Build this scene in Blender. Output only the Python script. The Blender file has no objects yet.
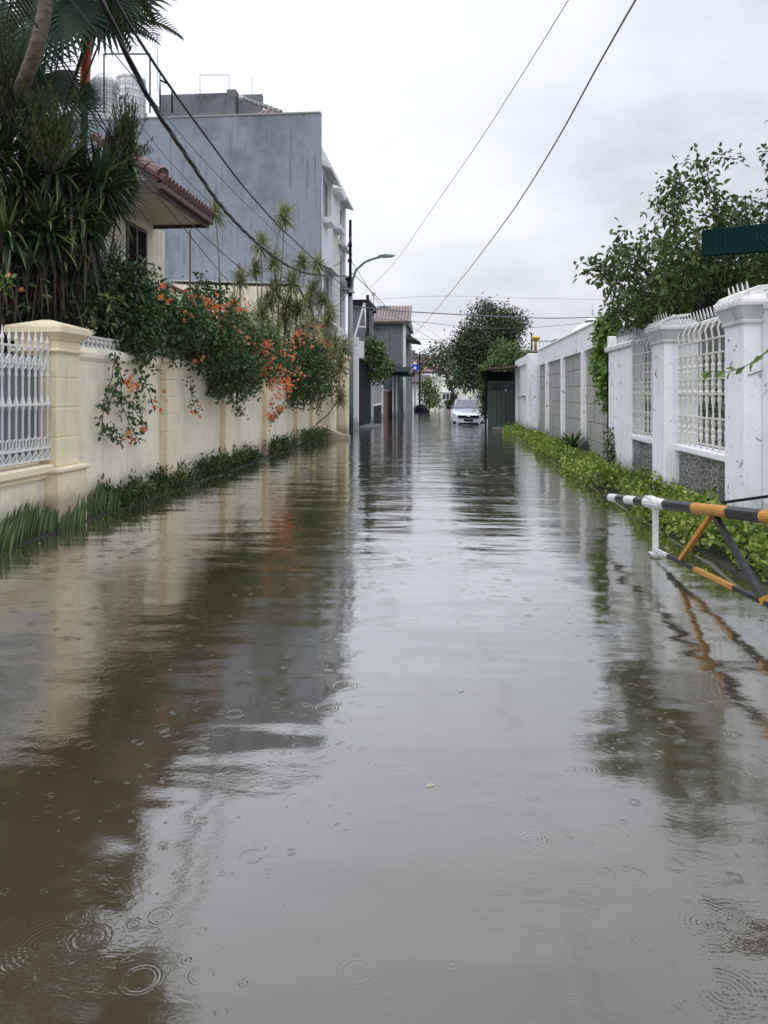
import bpy, math, random
import numpy as np
from mathutils import Vector, Matrix
random.seed(7); rng = np.random.default_rng(7)
R = math.radians
scene = bpy.context.scene
col = scene.collection

# ------------------------------------------------------------------ camera numbers
F, VX, VY, H = 760.0, 450.0, 394.0, 1.45
TH = math.atan((VX-384)/F); CS, SN = math.cos(TH), math.sin(TH)
def XY(px, Y):
    k = (px-384)/F; return Y*(k*CS-SN)/(CS+k*SN)
def YX(px, X):
    k = (px-384)/F; return X*(CS+k*SN)/(k*CS-SN)
def D(X, Y): return -X*SN+Y*CS
def ZP(py, X, Y): return H+(VY-py)*D(X, Y)/F
def P(px, py, Y):
    X = XY(px, Y); return (X, Y, ZP(py, X, Y))

# ------------------------------------------------------------------ mesh builder
class MB:
    def __init__(s): s.v = []; s.f = []
    def box(s, x0, x1, y0, y1, z0, z1):
        if x0 > x1: x0, x1 = x1, x0
        if y0 > y1: y0, y1 = y1, y0
        if z0 > z1: z0, z1 = z1, z0
        b = len(s.v)
        s.v += [(x0,y0,z0),(x1,y0,z0),(x1,y1,z0),(x0,y1,z0),(x0,y0,z1),(x1,y0,z1),(x1,y1,z1),(x0,y1,z1)]
        s.f += [(b,b+3,b+2,b+1),(b+4,b+5,b+6,b+7),(b,b+1,b+5,b+4),(b+1,b+2,b+6,b+5),(b+2,b+3,b+7,b+6),(b+3,b,b+4,b+7)]
        return s
    def cbox(s, x0, x1, y0, y1, z0, z1, c=.01):      # box with chamfered vertical and top/bottom edges
        b = len(s.v)
        def ring(i, z):
            return [(x0+i+c,y0+i,z),(x1-i-c,y0+i,z),(x1-i,y0+i+c,z),(x1-i,y1-i-c,z),(x1-i-c,y1-i,z),(x0+i+c,y1-i,z),(x0+i,y1-i-c,z),(x0+i,y0+i+c,z)]
        rs = [ring(c,z0), ring(0,z0+c), ring(0,z1-c), ring(c,z1)]
        for r in rs: s.v += r
        for k in range(3):
            for j in range(8):
                a=b+k*8+j; d=b+k*8+(j+1)%8; s.f.append((a,d,d+8,a+8))
        s.f.append(tuple(b+j for j in reversed(range(8)))); s.f.append(tuple(b+24+j for j in range(8)))
        return s
    def frustum(s, a, za, b_, zb):                   # a,b_ = (x0,x1,y0,y1)
        b = len(s.v)
        for (x0,x1,y0,y1), z in ((a,za),(b_,zb)):
            s.v += [(x0,y0,z),(x1,y0,z),(x1,y1,z),(x0,y1,z)]
        s.f += [(b,b+3,b+2,b+1),(b+4,b+5,b+6,b+7)]
        for j in range(4): s.f.append((b+j,b+(j+1)%4,b+4+(j+1)%4,b+4+j))
        return s
    def tube(s, pts, r, n=6, cap=True):
        pts = [Vector(p) for p in pts]; m = len(pts)
        rr = r if hasattr(r, '__len__') else [r]*m
        b = len(s.v); up = None
        for i, p in enumerate(pts):
            t = (pts[min(i+1,m-1)]-pts[max(i-1,0)])
            if t.length < 1e-9: t = Vector((0,0,1))
            t.normalize()
            if up is None:
                up = Vector((0,0,1)) if abs(t.z) < .9 else Vector((1,0,0))
            a = t.cross(up)
            if a.length < 1e-6: a = t.cross(Vector((0,1,0)))
            a.normalize(); c = a.cross(t).normalized(); up = c
            for j in range(n):
                th = 2*math.pi*(j+.5)/n
                q = p+(a*math.cos(th)+c*math.sin(th))*rr[i]; s.v.append((q.x,q.y,q.z))
        for i in range(m-1):
            for j in range(n):
                A=b+i*n+j; B=b+i*n+(j+1)%n; s.f.append((A,B,B+n,A+n))
        if cap:
            s.f.append(tuple(b+j for j in reversed(range(n)))); s.f.append(tuple(b+(m-1)*n+j for j in range(n)))
        return s
    def lathe(s, cx, cy, prof, n=16):
        b = len(s.v)
        for r, z in prof:
            for j in range(n):
                a = 2*math.pi*j/n; s.v.append((cx+r*math.cos(a), cy+r*math.sin(a), z))
        for i in range(len(prof)-1):
            for j in range(n):
                A=b+i*n+j; B=b+i*n+(j+1)%n; s.f.append((A,B,B+n,A+n))
        s.f.append(tuple(b+j for j in reversed(range(n)))); s.f.append(tuple(b+(len(prof)-1)*n+j for j in range(n)))
        return s
    def prism(s, poly, off):                          # poly: list of 3D points (planar), extruded by vector off
        b = len(s.v); n = len(poly)
        s.v += [tuple(p) for p in poly]+[tuple(p[k]+off[k] for k in range(3)) for p in poly]
        s.f.append(tuple(b+j for j in reversed(range(n)))); s.f.append(tuple(b+n+j for j in range(n)))
        for j in range(n): s.f.append((b+j,b+(j+1)%n,b+n+(j+1)%n,b+n+j))
        return s
    def loft(s, rings):
        b = len(s.v); n = len(rings[0])
        for r in rings: s.v += [tuple(p) for p in r]
        for i in range(len(rings)-1):
            for j in range(n):
                A=b+i*n+j; B=b+i*n+(j+1)%n; s.f.append((A,B,B+n,A+n))
        s.f.append(tuple(b+j for j in reversed(range(n)))); s.f.append(tuple(b+(len(rings)-1)*n+j for j in range(n)))
        return s
    def strap(s, base, d, L, w, droop=.5, k=5, fold=.25, side=None, stiff=1.0):
        """one curved strap leaf; folded along its midrib"""
        p = Vector(base); d = Vector(d).normalized(); b = len(s.v)
        sd = side if side is not None else d.cross(Vector((0,0,1)))
        if sd.length < 1e-3: sd = Vector((1,0,0))
        sd = sd.normalized(); ax = sd
        for i in range(k+1):
            t = i/k
            ww = w*.5*(min(1, .35+t*2.2) if t < .5 else max(.03, (1-t)**.7*1.62))
            n = ax.cross(d)
            q0 = p-ax*ww+n*ww*fold; q1 = p; q2 = p+ax*ww+n*ww*fold
            s.v += [tuple(q0), tuple(q1), tuple(q2)]
            p = p+d*(L/k)
            d = (d+Vector((0,0,-1))*(droop/k)*(.4+t*1.6)).normalized()
        for i in range(k):
            a = b+i*3
            s.f += [(a,a+1,a+4,a+3),(a+1,a+2,a+5,a+4)]
        return s
    def build(s, name, mat, parent=None, smooth=False, auto=None):
        org = Vector((0,0,0)); q = parent
        while q is not None: org += q.location; q = q.parent
        me = bpy.data.meshes.new(name)
        v = np.array(s.v, dtype=np.float64)-np.array(org)
        me.from_pydata([tuple(x) for x in v], [], s.f)
        me.materials.append(mat)
        if smooth:
            me.polygons.foreach_set('use_smooth', [True]*len(me.polygons))
        me.update()
        o = bpy.data.objects.new(name, me); col.objects.link(o)
        if parent: o.parent = parent
        return o

def leaf_mesh(name, pos, dr, L, W, mat, parent=None, fold=.18, curl=.15, kind=None):
    """many two-faced leaves from arrays"""
    N = len(pos); pos = np.asarray(pos, float)
    dr = np.asarray(dr, float); dr = dr/np.linalg.norm(dr, axis=1, keepdims=True)
    rnd = rng.normal(size=(N,3)); rnd[:,2] *= .6
    up = np.array([0,0,1.])+rnd*.75
    sd = np.cross(dr, up); sd /= np.linalg.norm(sd, axis=1, keepdims=True)+1e-9
    nm = np.cross(sd, dr)
    L = np.broadcast_to(L, (N,))[:,None]; W = np.broadcast_to(W, (N,))[:,None]
    T = [(0,0,0),(.3,-.46,fold),(.68,-.36,fold-.02),(1,0,-curl),(.68,.36,fold-.02),(.3,.46,fold)]
    V = np.stack([pos+dr*L*a+sd*W*b+nm*W*c for a,b,c in T], axis=1)
    org = np.zeros(3); q = parent
    while q is not None: org += np.array(q.location); q = q.parent
    V = (V-org).reshape(-1,3)
    base = (np.arange(N)*6)[:,None]
    q1 = base+np.array([[0,5,4,3]]); q2 = base+np.array([[0,3,2,1]])
    idx = np.concatenate([q1,q2],axis=1).reshape(-1)
    me = bpy.data.meshes.new(name)
    me.vertices.add(len(V)); me.vertices.foreach_set('co', V.astype(np.float32).ravel())
    me.loops.add(len(idx)); me.loops.foreach_set('vertex_index', idx.astype(np.int32))
    me.polygons.add(N*2); me.polygons.foreach_set('loop_start', np.arange(0,N*8,4,dtype=np.int32))
    me.polygons.foreach_set('loop_total', np.full(N*2,4,dtype=np.int32))
    me.materials.append(mat); me.update(calc_edges=True); me.validate()
    o = bpy.data.objects.new(name, me); col.objects.link(o)
    if parent: o.parent = parent
    return o

def thing(name, label, cat, loc=(0,0,0), group=None):
    o = bpy.data.objects.new(name, None); col.objects.link(o); o.location = loc
    o.empty_display_size = .2
    o['label'] = label; o['category'] = cat
    if group: o['group'] = group
    return o
def tag(o, label, cat, group=None, kind=None):
    o['label'] = label; o['category'] = cat
    if group: o['group'] = group
    if kind: o['kind'] = kind
    return o
def struct(o): o['kind'] = 'structure'; return o
def children(o): return [c for c in bpy.data.objects if c.parent == o]
def copy_tree(o, parent=None):
    c = o.copy(); col.objects.link(c)
    if parent: c.parent = parent
    for ch in children(o): copy_tree(ch, c)
    return c

# ------------------------------------------------------------------ materials
def newmat(name):
    m = bpy.data.materials.new(name); m.use_nodes = True
    nt = m.node_tree; b = nt.nodes['Principled BSDF']; return m, nt, b
def nd(nt, t, **k):
    n = nt.nodes.new(t)
    for a, v in k.items():
        if a in n.inputs.keys() if hasattr(n,'inputs') else False: n.inputs[a].default_value = v
        else: setattr(n, a, v)
    return n
def noise(nt, co, scale, detail=4, rough=.6, vscale=None):
    n = nt.nodes.new('ShaderNodeTexNoise'); n.inputs['Scale'].default_value = scale
    n.inputs['Detail'].default_value = detail; n.inputs['Roughness'].default_value = rough
    if vscale:
        mp = nt.nodes.new('ShaderNodeMapping'); mp.inputs['Scale'].default_value = vscale
        nt.links.new(co, mp.inputs['Vector']); co = mp.outputs['Vector']
    nt.links.new(co, n.inputs['Vector']); return n.outputs['Fac']
def ramp(nt, fac, stops):
    r = nt.nodes.new('ShaderNodeValToRGB'); e = r.color_ramp.elements
    while len(e) < len(stops): e.new(.5)
    for i,(p,c) in enumerate(stops): e[i].position = p; e[i].color = (*c,1) if len(c)==3 else c
    nt.links.new(fac, r.inputs['Fac']); return r.outputs['Color']
def mix(nt, fac, a, b, mode='MIX'):
    m = nt.nodes.new('ShaderNodeMix'); m.data_type = 'RGBA'; m.blend_type = mode
    for sock, v in ((m.inputs[0],fac),(m.inputs[6],a),(m.inputs[7],b)):
        if hasattr(v,'is_linked') or hasattr(v,'links'): nt.links.new(v, sock)
        else: sock.default_value = v if not isinstance(v,tuple) or len(v)==4 else (*v,1)
    return m.outputs[2]
def mth(nt, op, a, b=None, c=None, clamp=False):
    m = nt.nodes.new('ShaderNodeMath'); m.operation = op; m.use_clamp = clamp
    for i,v in enumerate((a,b,c)):
        if v is None: continue
        if hasattr(v,'links'): nt.links.new(v, m.inputs[i])
        else: m.inputs[i].default_value = v
    return m.outputs[0]
def bump(nt, b, h, dist=.01, st=1.0):
    n = nt.nodes.new('ShaderNodeBump'); n.inputs['Distance'].default_value = dist; n.inputs['Strength'].default_value = st
    nt.links.new(h, n.inputs['Height']); nt.links.new(n.outputs['Normal'], b.inputs['Normal'])
def geo_pos(nt):
    g = nt.nodes.new('ShaderNodeNewGeometry'); return g.outputs['Position']

def plaster(name, base, stain=(.12,.11,.09), amt=.5, streak=.5, rough=.75, bs=.004, damp=True, scale=1.6):
    """painted render with blotches, vertical rain streaks and a damp, dirty foot"""
    m, nt, b = newmat(name); co = geo_pos(nt)
    n1 = noise(nt, co, scale, 6, .65); n2 = noise(nt, co, 1, 5, .6, (7,7,.55)); n3 = noise(nt, co, 38, 4, .7)
    f1 = mth(nt,'MULTIPLY', mth(nt,'SUBTRACT', n1, .5), 2.2*amt, clamp=True)
    f2 = mth(nt,'MULTIPLY', mth(nt,'SUBTRACT', n2, .53), 4*streak, clamp=True)
    f = mth(nt,'MAXIMUM', f1, f2)
    if damp:
        sx = nt.nodes.new('ShaderNodeSeparateXYZ'); nt.links.new(co, sx.inputs[0])
        z = mth(nt,'ADD', sx.outputs[2], mth(nt,'MULTIPLY', n1, -.9))
        g = mth(nt,'MULTIPLY', mth(nt,'SUBTRACT', .02, z), 3.5, clamp=True)
        f = mth(nt,'MAXIMUM', f, mth(nt,'MULTIPLY', g, .8))
    if name.startswith('white_wall'):
        n5 = noise(nt, co, 7, 5, .75); n6 = noise(nt, co, .9, 2, .5)
        f = mth(nt,'MAXIMUM', f, mth(nt,'MULTIPLY', mth(nt,'SUBTRACT', n5, mth(nt,'SUBTRACT', .77, mth(nt,'MULTIPLY', n6, .32))), 14, clamp=True))
    var = mix(nt, n3, tuple(c*.9 for c in base), tuple(min(1,c*1.06) for c in base))
    c = mix(nt, f, var, stain)
    nt.links.new(c, b.inputs['Base Color']); b.inputs['Roughness'].default_value = rough
    bump(nt, b, mth(nt,'ADD', n3, mth(nt,'MULTIPLY', n1, 2)), bs, .7)
    return m
def paint(name, base, rough=.45, metal=0, dirt=.25, dirtc=(.10,.07,.05), sc=9):
    m, nt, b = newmat(name); co = geo_pos(nt)
    n1 = noise(nt, co, sc, 6, .7); n2 = noise(nt, co, sc*5, 3, .6)
    f = mth(nt,'MULTIPLY', mth(nt,'SUBTRACT', n1, .52), 5*dirt, clamp=True)
    c = mix(nt, f, tuple(base), dirtc)
    nt.links.new(c, b.inputs['Base Color']); b.inputs['Metallic'].default_value = metal
    if rough > .7: b.inputs['Specular IOR Level'].default_value = .15
    nt.links.new(mth(nt,'ADD', mth(nt,'MULTIPLY', n2, .25), rough-.12), b.inputs['Roughness'])
    bump(nt, b, n1, .0015, .5)
    return m
def leafmat(name, cols, rough=.42, trans=.25, spec=.4, patch=True):
    m, nt, b = newmat(name)
    g = nt.nodes.new('ShaderNodeNewGeometry')
    f = g.outputs['Random Per Island']
    if patch:
        n = noise(nt, g.outputs['Position'], 1.7, 2, .5)
        f = mth(nt,'ADD', mth(nt,'MULTIPLY', f, .65), mth(nt,'MULTIPLY', mth(nt,'SUBTRACT', n, .2), .55), clamp=True)
    c = ramp(nt, f, [(i/(len(cols)-1), x) for i,x in enumerate(cols)])
    nt.links.new(c, b.inputs['Base Color']); b.inputs['Roughness'].default_value = rough
    b.inputs['Specular IOR Level'].default_value = spec
    t = nt.nodes.new('ShaderNodeBsdfTranslucent'); mx = nt.nodes.new('ShaderNodeMixShader')
    cc = mix(nt, .5, c, (.5,.6,.12,1), 'MULTIPLY')
    nt.links.new(c, t.inputs['Color']); mx.inputs[0].default_value = trans
    out = nt.nodes['Material Output']
    nt.links.new(b.outputs[0], mx.inputs[1]); nt.links.new(t.outputs[0], mx.inputs[2]); nt.links.new(mx.outputs[0], out.inputs[0])
    return m
def barkmat(name, base, dark, sc=14, vs=(1,1,.35)):
    m, nt, b = newmat(name); co = geo_pos(nt)
    n = noise(nt, co, sc, 6, .7, vs); c = ramp(nt, n, [(.35,dark),(.75,base)])
    nt.links.new(c, b.inputs['Base Color']); b.inputs['Roughness'].default_value = .8
    bump(nt, b, n, .01, .8); return m
def tilemat(name, a, b2, dark):
    m, nt, b = newmat(name); co = geo_pos(nt)
    n = noise(nt, co, 9, 4, .7); n2 = noise(nt, co, 1.2, 4, .6)
    c = ramp(nt, n, [(.3,a),(.7,b2)]); c = mix(nt, mth(nt,'MULTIPLY', mth(nt,'SUBTRACT', n2,.45),2.5,clamp=True), c, dark)
    nt.links.new(c, b.inputs['Base Color']); b.inputs['Roughness'].default_value = .6; bump(nt,b,n,.004); return m
def glassmat(name, c=(.03,.035,.04), rough=.08):
    m, nt, b = newmat(name); b.inputs['Base Color'].default_value = (*c,1); b.inputs['Roughness'].default_value = rough
    n = noise(nt, geo_pos(nt), 2.5, 2, .5); bump(nt, b, n, .004, .4); return m

M = {}
M['cream'] = plaster('cream_paint', (.84,.71,.49), (.30,.24,.16), .35, .35)
M['cream_panel'] = plaster('cream_panel_paint', (.86,.78,.61), (.32,.28,.20), .8, .6)
M['white_wall'] = plaster('white_wall_paint', (.86,.87,.88), (.10,.10,.095), .30, .42, bs=.006, scale=2.6)
M['white_clean'] = plaster('white_trim_paint', (.80,.80,.79), (.25,.25,.23), .2, .3)
M['coping'] = plaster('weathered_coping', (.64,.65,.65), (.06,.06,.055), .5, .9, scale=3)
M['grey_render'] = plaster('grey_cement_render', (.27,.30,.345), (.14,.16,.19), 2.4, 1.8, bs=.012, damp=False, scale=.55)
M['grey_house'] = plaster('grey_house_render', (.17,.18,.19), (.045,.05,.053), 2.2, 1.2, damp=False, scale=.7)
M['concrete'] = plaster('pale_concrete', (.36,.36,.35), (.10,.10,.09), .4, .6)
M['facade'] = plaster('pale_facade_paint', (.74,.76,.79), (.30,.31,.32), .2, .35, damp=False)
M['facade_yellow'] = plaster('ivory_facade_paint', (.78,.76,.66), (.35,.34,.30), .2, .35, damp=False)
M['house_cream'] = plaster('house_cream_paint', (.80,.73,.58), (.35,.29,.2), .25, .4, damp=False)
M['soffit'] = plaster('soffit_board_paint', (.60,.54,.43), (.3,.26,.2), .2, .2, damp=False)
M['fascia'] = paint('dark_fascia_paint', (.07,.045,.04), .6, dirt=.4)
M['white_metal'] = paint('white_painted_iron', (.72,.71,.67), .45, dirt=.38, dirtc=(.20,.12,.07), sc=14)
M['grille_white'] = paint('old_white_iron', (.68,.65,.58), .5, dirt=.5, dirtc=(.22,.14,.08), sc=16)
M['sheet'] = paint('blue_grey_sheet', (.15,.18,.21), .6, dirt=.2)
M['black_metal'] = paint('black_painted_steel', (.012,.014,.017), .75, dirt=.1, dirtc=(.06,.05,.04))
M['black_gloss'] = paint('black_barrier_paint', (.015,.015,.017), .38, dirt=.6, dirtc=(.11,.095,.08), sc=34)
M['yellow_gloss'] = paint('yellow_barrier_paint', (.46,.21,.03), .5, dirt=.8, dirtc=(.16,.07,.03), sc=34)
M['white_gloss'] = paint('white_barrier_paint', (.68,.68,.66), .4, dirt=.6, dirtc=(.18,.15,.12), sc=34)
M['green_steel'] = paint('dark_green_gate_paint', (.045,.07,.062), .45, dirt=.2)
M['sign_green'] = paint('dark_green_sign_paint', (.000,.017,.018), .8, dirt=.1, dirtc=(.02,.04,.04))
M['sign_mark'] = paint('faded_sign_lettering', (.003,.023,.023), .8, dirt=.1)
M['brown_door'] = paint('brown_gate_paint', (.20,.075,.045), .5, dirt=.2)
M['rust'] = paint('rusty_steel', (.12,.07,.05), .7, dirt=.5)
M['galv'] = paint('galvanised_steel', (.42,.44,.45), .45, metal=.3, dirt=.2, dirtc=(.2,.2,.2))
M['teal'] = paint('teal_pole_paint', (.025,.085,.085), .6, dirt=.4, dirtc=(.12,.12,.11))
M['pole'] = paint('grey_pole_concrete', (.33,.33,.33), .75, dirt=.3, dirtc=(.14,.14,.14))
M['cable'] = paint('black_cable', (.012,.012,.014), .5, dirt=.05)
M['cable_grey'] = paint('grey_cable', (.16,.17,.19), .5, dirt=.05)
M['lamp_green'] = paint('grey_green_lamp_housing', (.10,.17,.15), .4, dirt=.1)
M['lens'] = glassmat('lamp_lens', (.5,.5,.48), .2)
M['tank'] = paint('white_tank_plastic', (.84,.85,.84), .4, dirt=.15, dirtc=(.35,.35,.33))
M['glass'] = glassmat('dark_window_glass')
M['windscreen'] = glassmat('windscreen_glass', (.10,.095,.115), .06)
M['frame_brown'] = paint('brown_window_frame', (.07,.045,.035), .5)
M['tile'] = tilemat('maroon_roof_tile', (.09,.032,.028), (.19,.08,.07), (.05,.03,.025))
M['tile_far'] = tilemat('faded_roof_tile', (.17,.12,.105), (.28,.22,.19), (.10,.085,.08))
M['tile_pale'] = plaster('pale_ridge_mortar', (.50,.49,.47), (.15,.15,.14), .4,.4, damp=False)
M['pink_wall'] = tilemat('weathered_red_roof', (.24,.13,.12), (.36,.23,.22), (.14,.10,.10))
M['soil'] = plaster('wet_soil', (.06,.05,.035), (.03,.03,.02), .5,.1, rough=.5)
M['kerb'] = plaster('mossy_kerb_concrete', (.20,.18,.14), (.07,.07,.05), .8,.2)
M['blue'] = paint('blue_sign_paint', (.02,.06,.42), .4, dirt=.05)
M['yellow'] = paint('yellow_finial_paint', (.62,.40,.06), .4)
M['dome'] = plaster('white_dome_tiles', (.74,.75,.77), (.4,.4,.42), .2,.3, damp=False)
M['balus'] = paint('pale_blue_railing', (.45,.58,.60), .5)
M['silver'] = paint('silver_car_paint', (.62,.65,.70), .22, metal=.35, dirt=.02)
M['tyre'] = paint('tyre_rubber', (.02,.02,.02), .8)
M['chrome'] = paint('chrome_trim', (.6,.6,.62), .15, metal=1, dirt=0)
M['headlight'] = glassmat('headlight_glass', (.22,.25,.28), .08)
M['asphalt'] = plaster('wet_asphalt', (.05,.05,.05), (.03,.03,.03), .4,.1)
M['bark'] = barkmat('grey_brown_bark', (.13,.11,.09), (.05,.04,.032))
M['bark_dark'] = barkmat('dark_bark', (.06,.05,.04), (.02,.018,.015))
M['palm_trunk'] = barkmat('tan_palm_trunk', (.28,.22,.16), (.08,.06,.045), 10, (1,1,2.5))
M['palm_stem_dark'] = barkmat('dark_palm_stem', (.07,.055,.045), (.02,.018,.015), 10, (1,1,2.5))
M['crownshaft'] = paint('orange_red_crownshaft', (.55,.09,.025), .4, dirt=.35, dirtc=(.20,.06,.03), sc=7)
M['stem_grey'] = barkmat('pale_cane_stem', (.30,.27,.22), (.13,.11,.09), 20, (1,1,2))
M['leaf_tree'] = leafmat('citrus_tree_leaf', [(.022,.040,.012),(.05,.09,.025),(.10,.155,.04),(.20,.26,.07)], trans=.3)
M['leaf_far'] = leafmat('far_tree_leaf', [(.020,.036,.017),(.040,.068,.028),(.075,.11,.038),(.13,.16,.055)], trans=.15)
M['leaf_far2'] = leafmat('far_light_leaf', [(.04,.08,.02),(.09,.15,.035),(.17,.24,.06)], trans=.2)
M['leaf_vine'] = leafmat('flowering_vine_leaf', [(.022,.044,.018),(.045,.085,.03),(.085,.14,.045),(.17,.24,.08)], rough=.5, trans=.2, spec=.28)
M['leaf_ivy'] = leafmat('hanging_vine_leaf', [(.05,.12,.02),(.12,.22,.04),(.24,.36,.08)], trans=.3)
M['leaf_cover'] = leafmat('creeper_leaf', [(.05,.09,.015),(.13,.20,.03),(.27,.36,.06),(.46,.50,.12)], rough=.4, trans=.25)
M['leaf_weed'] = leafmat('weed_leaf', [(.022,.042,.014),(.055,.10,.026),(.13,.19,.05)], trans=.2)
M['leaf_strap'] = leafmat('strap_palm_leaf', [(.014,.034,.015),(.032,.066,.026),(.065,.11,.038),(.26,.30,.11)], rough=.38, trans=.08, patch=False)
M['leaf_fan'] = leafmat('fan_palm_leaf', [(.02,.045,.028),(.035,.075,.042),(.06,.11,.055)], rough=.5, trans=.15)
M['leaf_palm'] = leafmat('feather_palm_leaflet', [(.03,.05,.02),(.06,.08,.03),(.12,.13,.055)], rough=.5, trans=.2)
M['leaf_olive'] = leafmat('olive_needle_leaf', [(.045,.065,.015),(.09,.12,.028),(.15,.18,.05)], rough=.6, trans=.25)
M['leaf_tuft'] = leafmat('variegated_tuft_leaf', [(.08,.11,.04),(.19,.22,.09),(.34,.34,.17),(.42,.38,.22)], rough=.5, trans=.3)
M['dead'] = leafmat('dead_palm_leaf', [(.022,.016,.012),(.055,.038,.028),(.15,.11,.08)], rough=.8, trans=.05)
M['flower'] = leafmat('orange_petal', [(.62,.13,.045),(.80,.24,.09),(.86,.36,.17),(.88,.48,.28)], rough=.5, trans=.3, patch=False)
M['debris'] = paint('floating_leaf_bits', (.35,.33,.2), .5)

# pebble-dash panel
def pebblemat(name, sc, a, b2, cdark, big=True):
    m, nt, b = newmat(name); co = geo_pos(nt)
    v = nt.nodes.new('ShaderNodeTexVoronoi'); v.inputs['Scale'].default_value = sc; nt.links.new(co, v.inputs['Vector'])
    d = v.outputs['Distance']; e = nt.nodes.new('ShaderNodeSeparateColor'); nt.links.new(v.outputs['Color'], e.inputs[0])
    peb = ramp(nt, e.outputs[0], [(0,a),(1,b2)])
    c = mix(nt, mth(nt,'MULTIPLY', mth(nt,'SUBTRACT', d, .38), 6, clamp=True), peb, cdark)
    n2 = noise(nt, co, 1, 5, .6, (3,3,.5))
    c = mix(nt, mth(nt,'MULTIPLY', mth(nt,'SUBTRACT', n2,.48), 3, clamp=True), c, tuple(x*.55 for x in cdark))
    nt.links.new(c, b.inputs['Base Color']); b.inputs['Roughness'].default_value = .8
    bump(nt, b, mth(nt,'MULTIPLY', d, -1), .012, .8); return m
M['pebble'] = pebblemat('pebble_dash', 42, (.26,.25,.23), (.50,.48,.44), (.10,.095,.085))
# grey carved precast panels
def precast():
    m, nt, b = newmat('precast_panel'); co = geo_pos(nt)
    w = nt.nodes.new('ShaderNodeTexWave'); w.wave_type = 'BANDS'; w.bands_direction = 'Y'
    w.inputs['Scale'].default_value = 7; w.inputs['Distortion'].default_value = 1.2; w.inputs['Detail'].default_value = 4; w.inputs['Detail Scale'].default_value = 2.5
    nt.links.new(co, w.inputs['Vector'])
    n1 = noise(nt, co, 22, 4, .7); n2 = noise(nt, co, 1, 5, .6, (3,3,.6))
    c = ramp(nt, n1, [(.3,(.30,.29,.27)),(.7,(.50,.48,.44))])
    c = mix(nt, mth(nt,'MULTIPLY', w.outputs['Fac'], .3), c, (.27,.26,.24,1))
    c = mix(nt, mth(nt,'MULTIPLY', mth(nt,'SUBTRACT', n2,.5), 3, clamp=True), c, (.11,.105,.095,1))
    nt.links.new(c, b.inputs['Base Color']); b.inputs['Roughness'].default_value = .8
    bump(nt, b, mth(nt,'ADD', w.outputs['Fac'], n1), .012, .7); return m
M['precast'] = precast()

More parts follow.
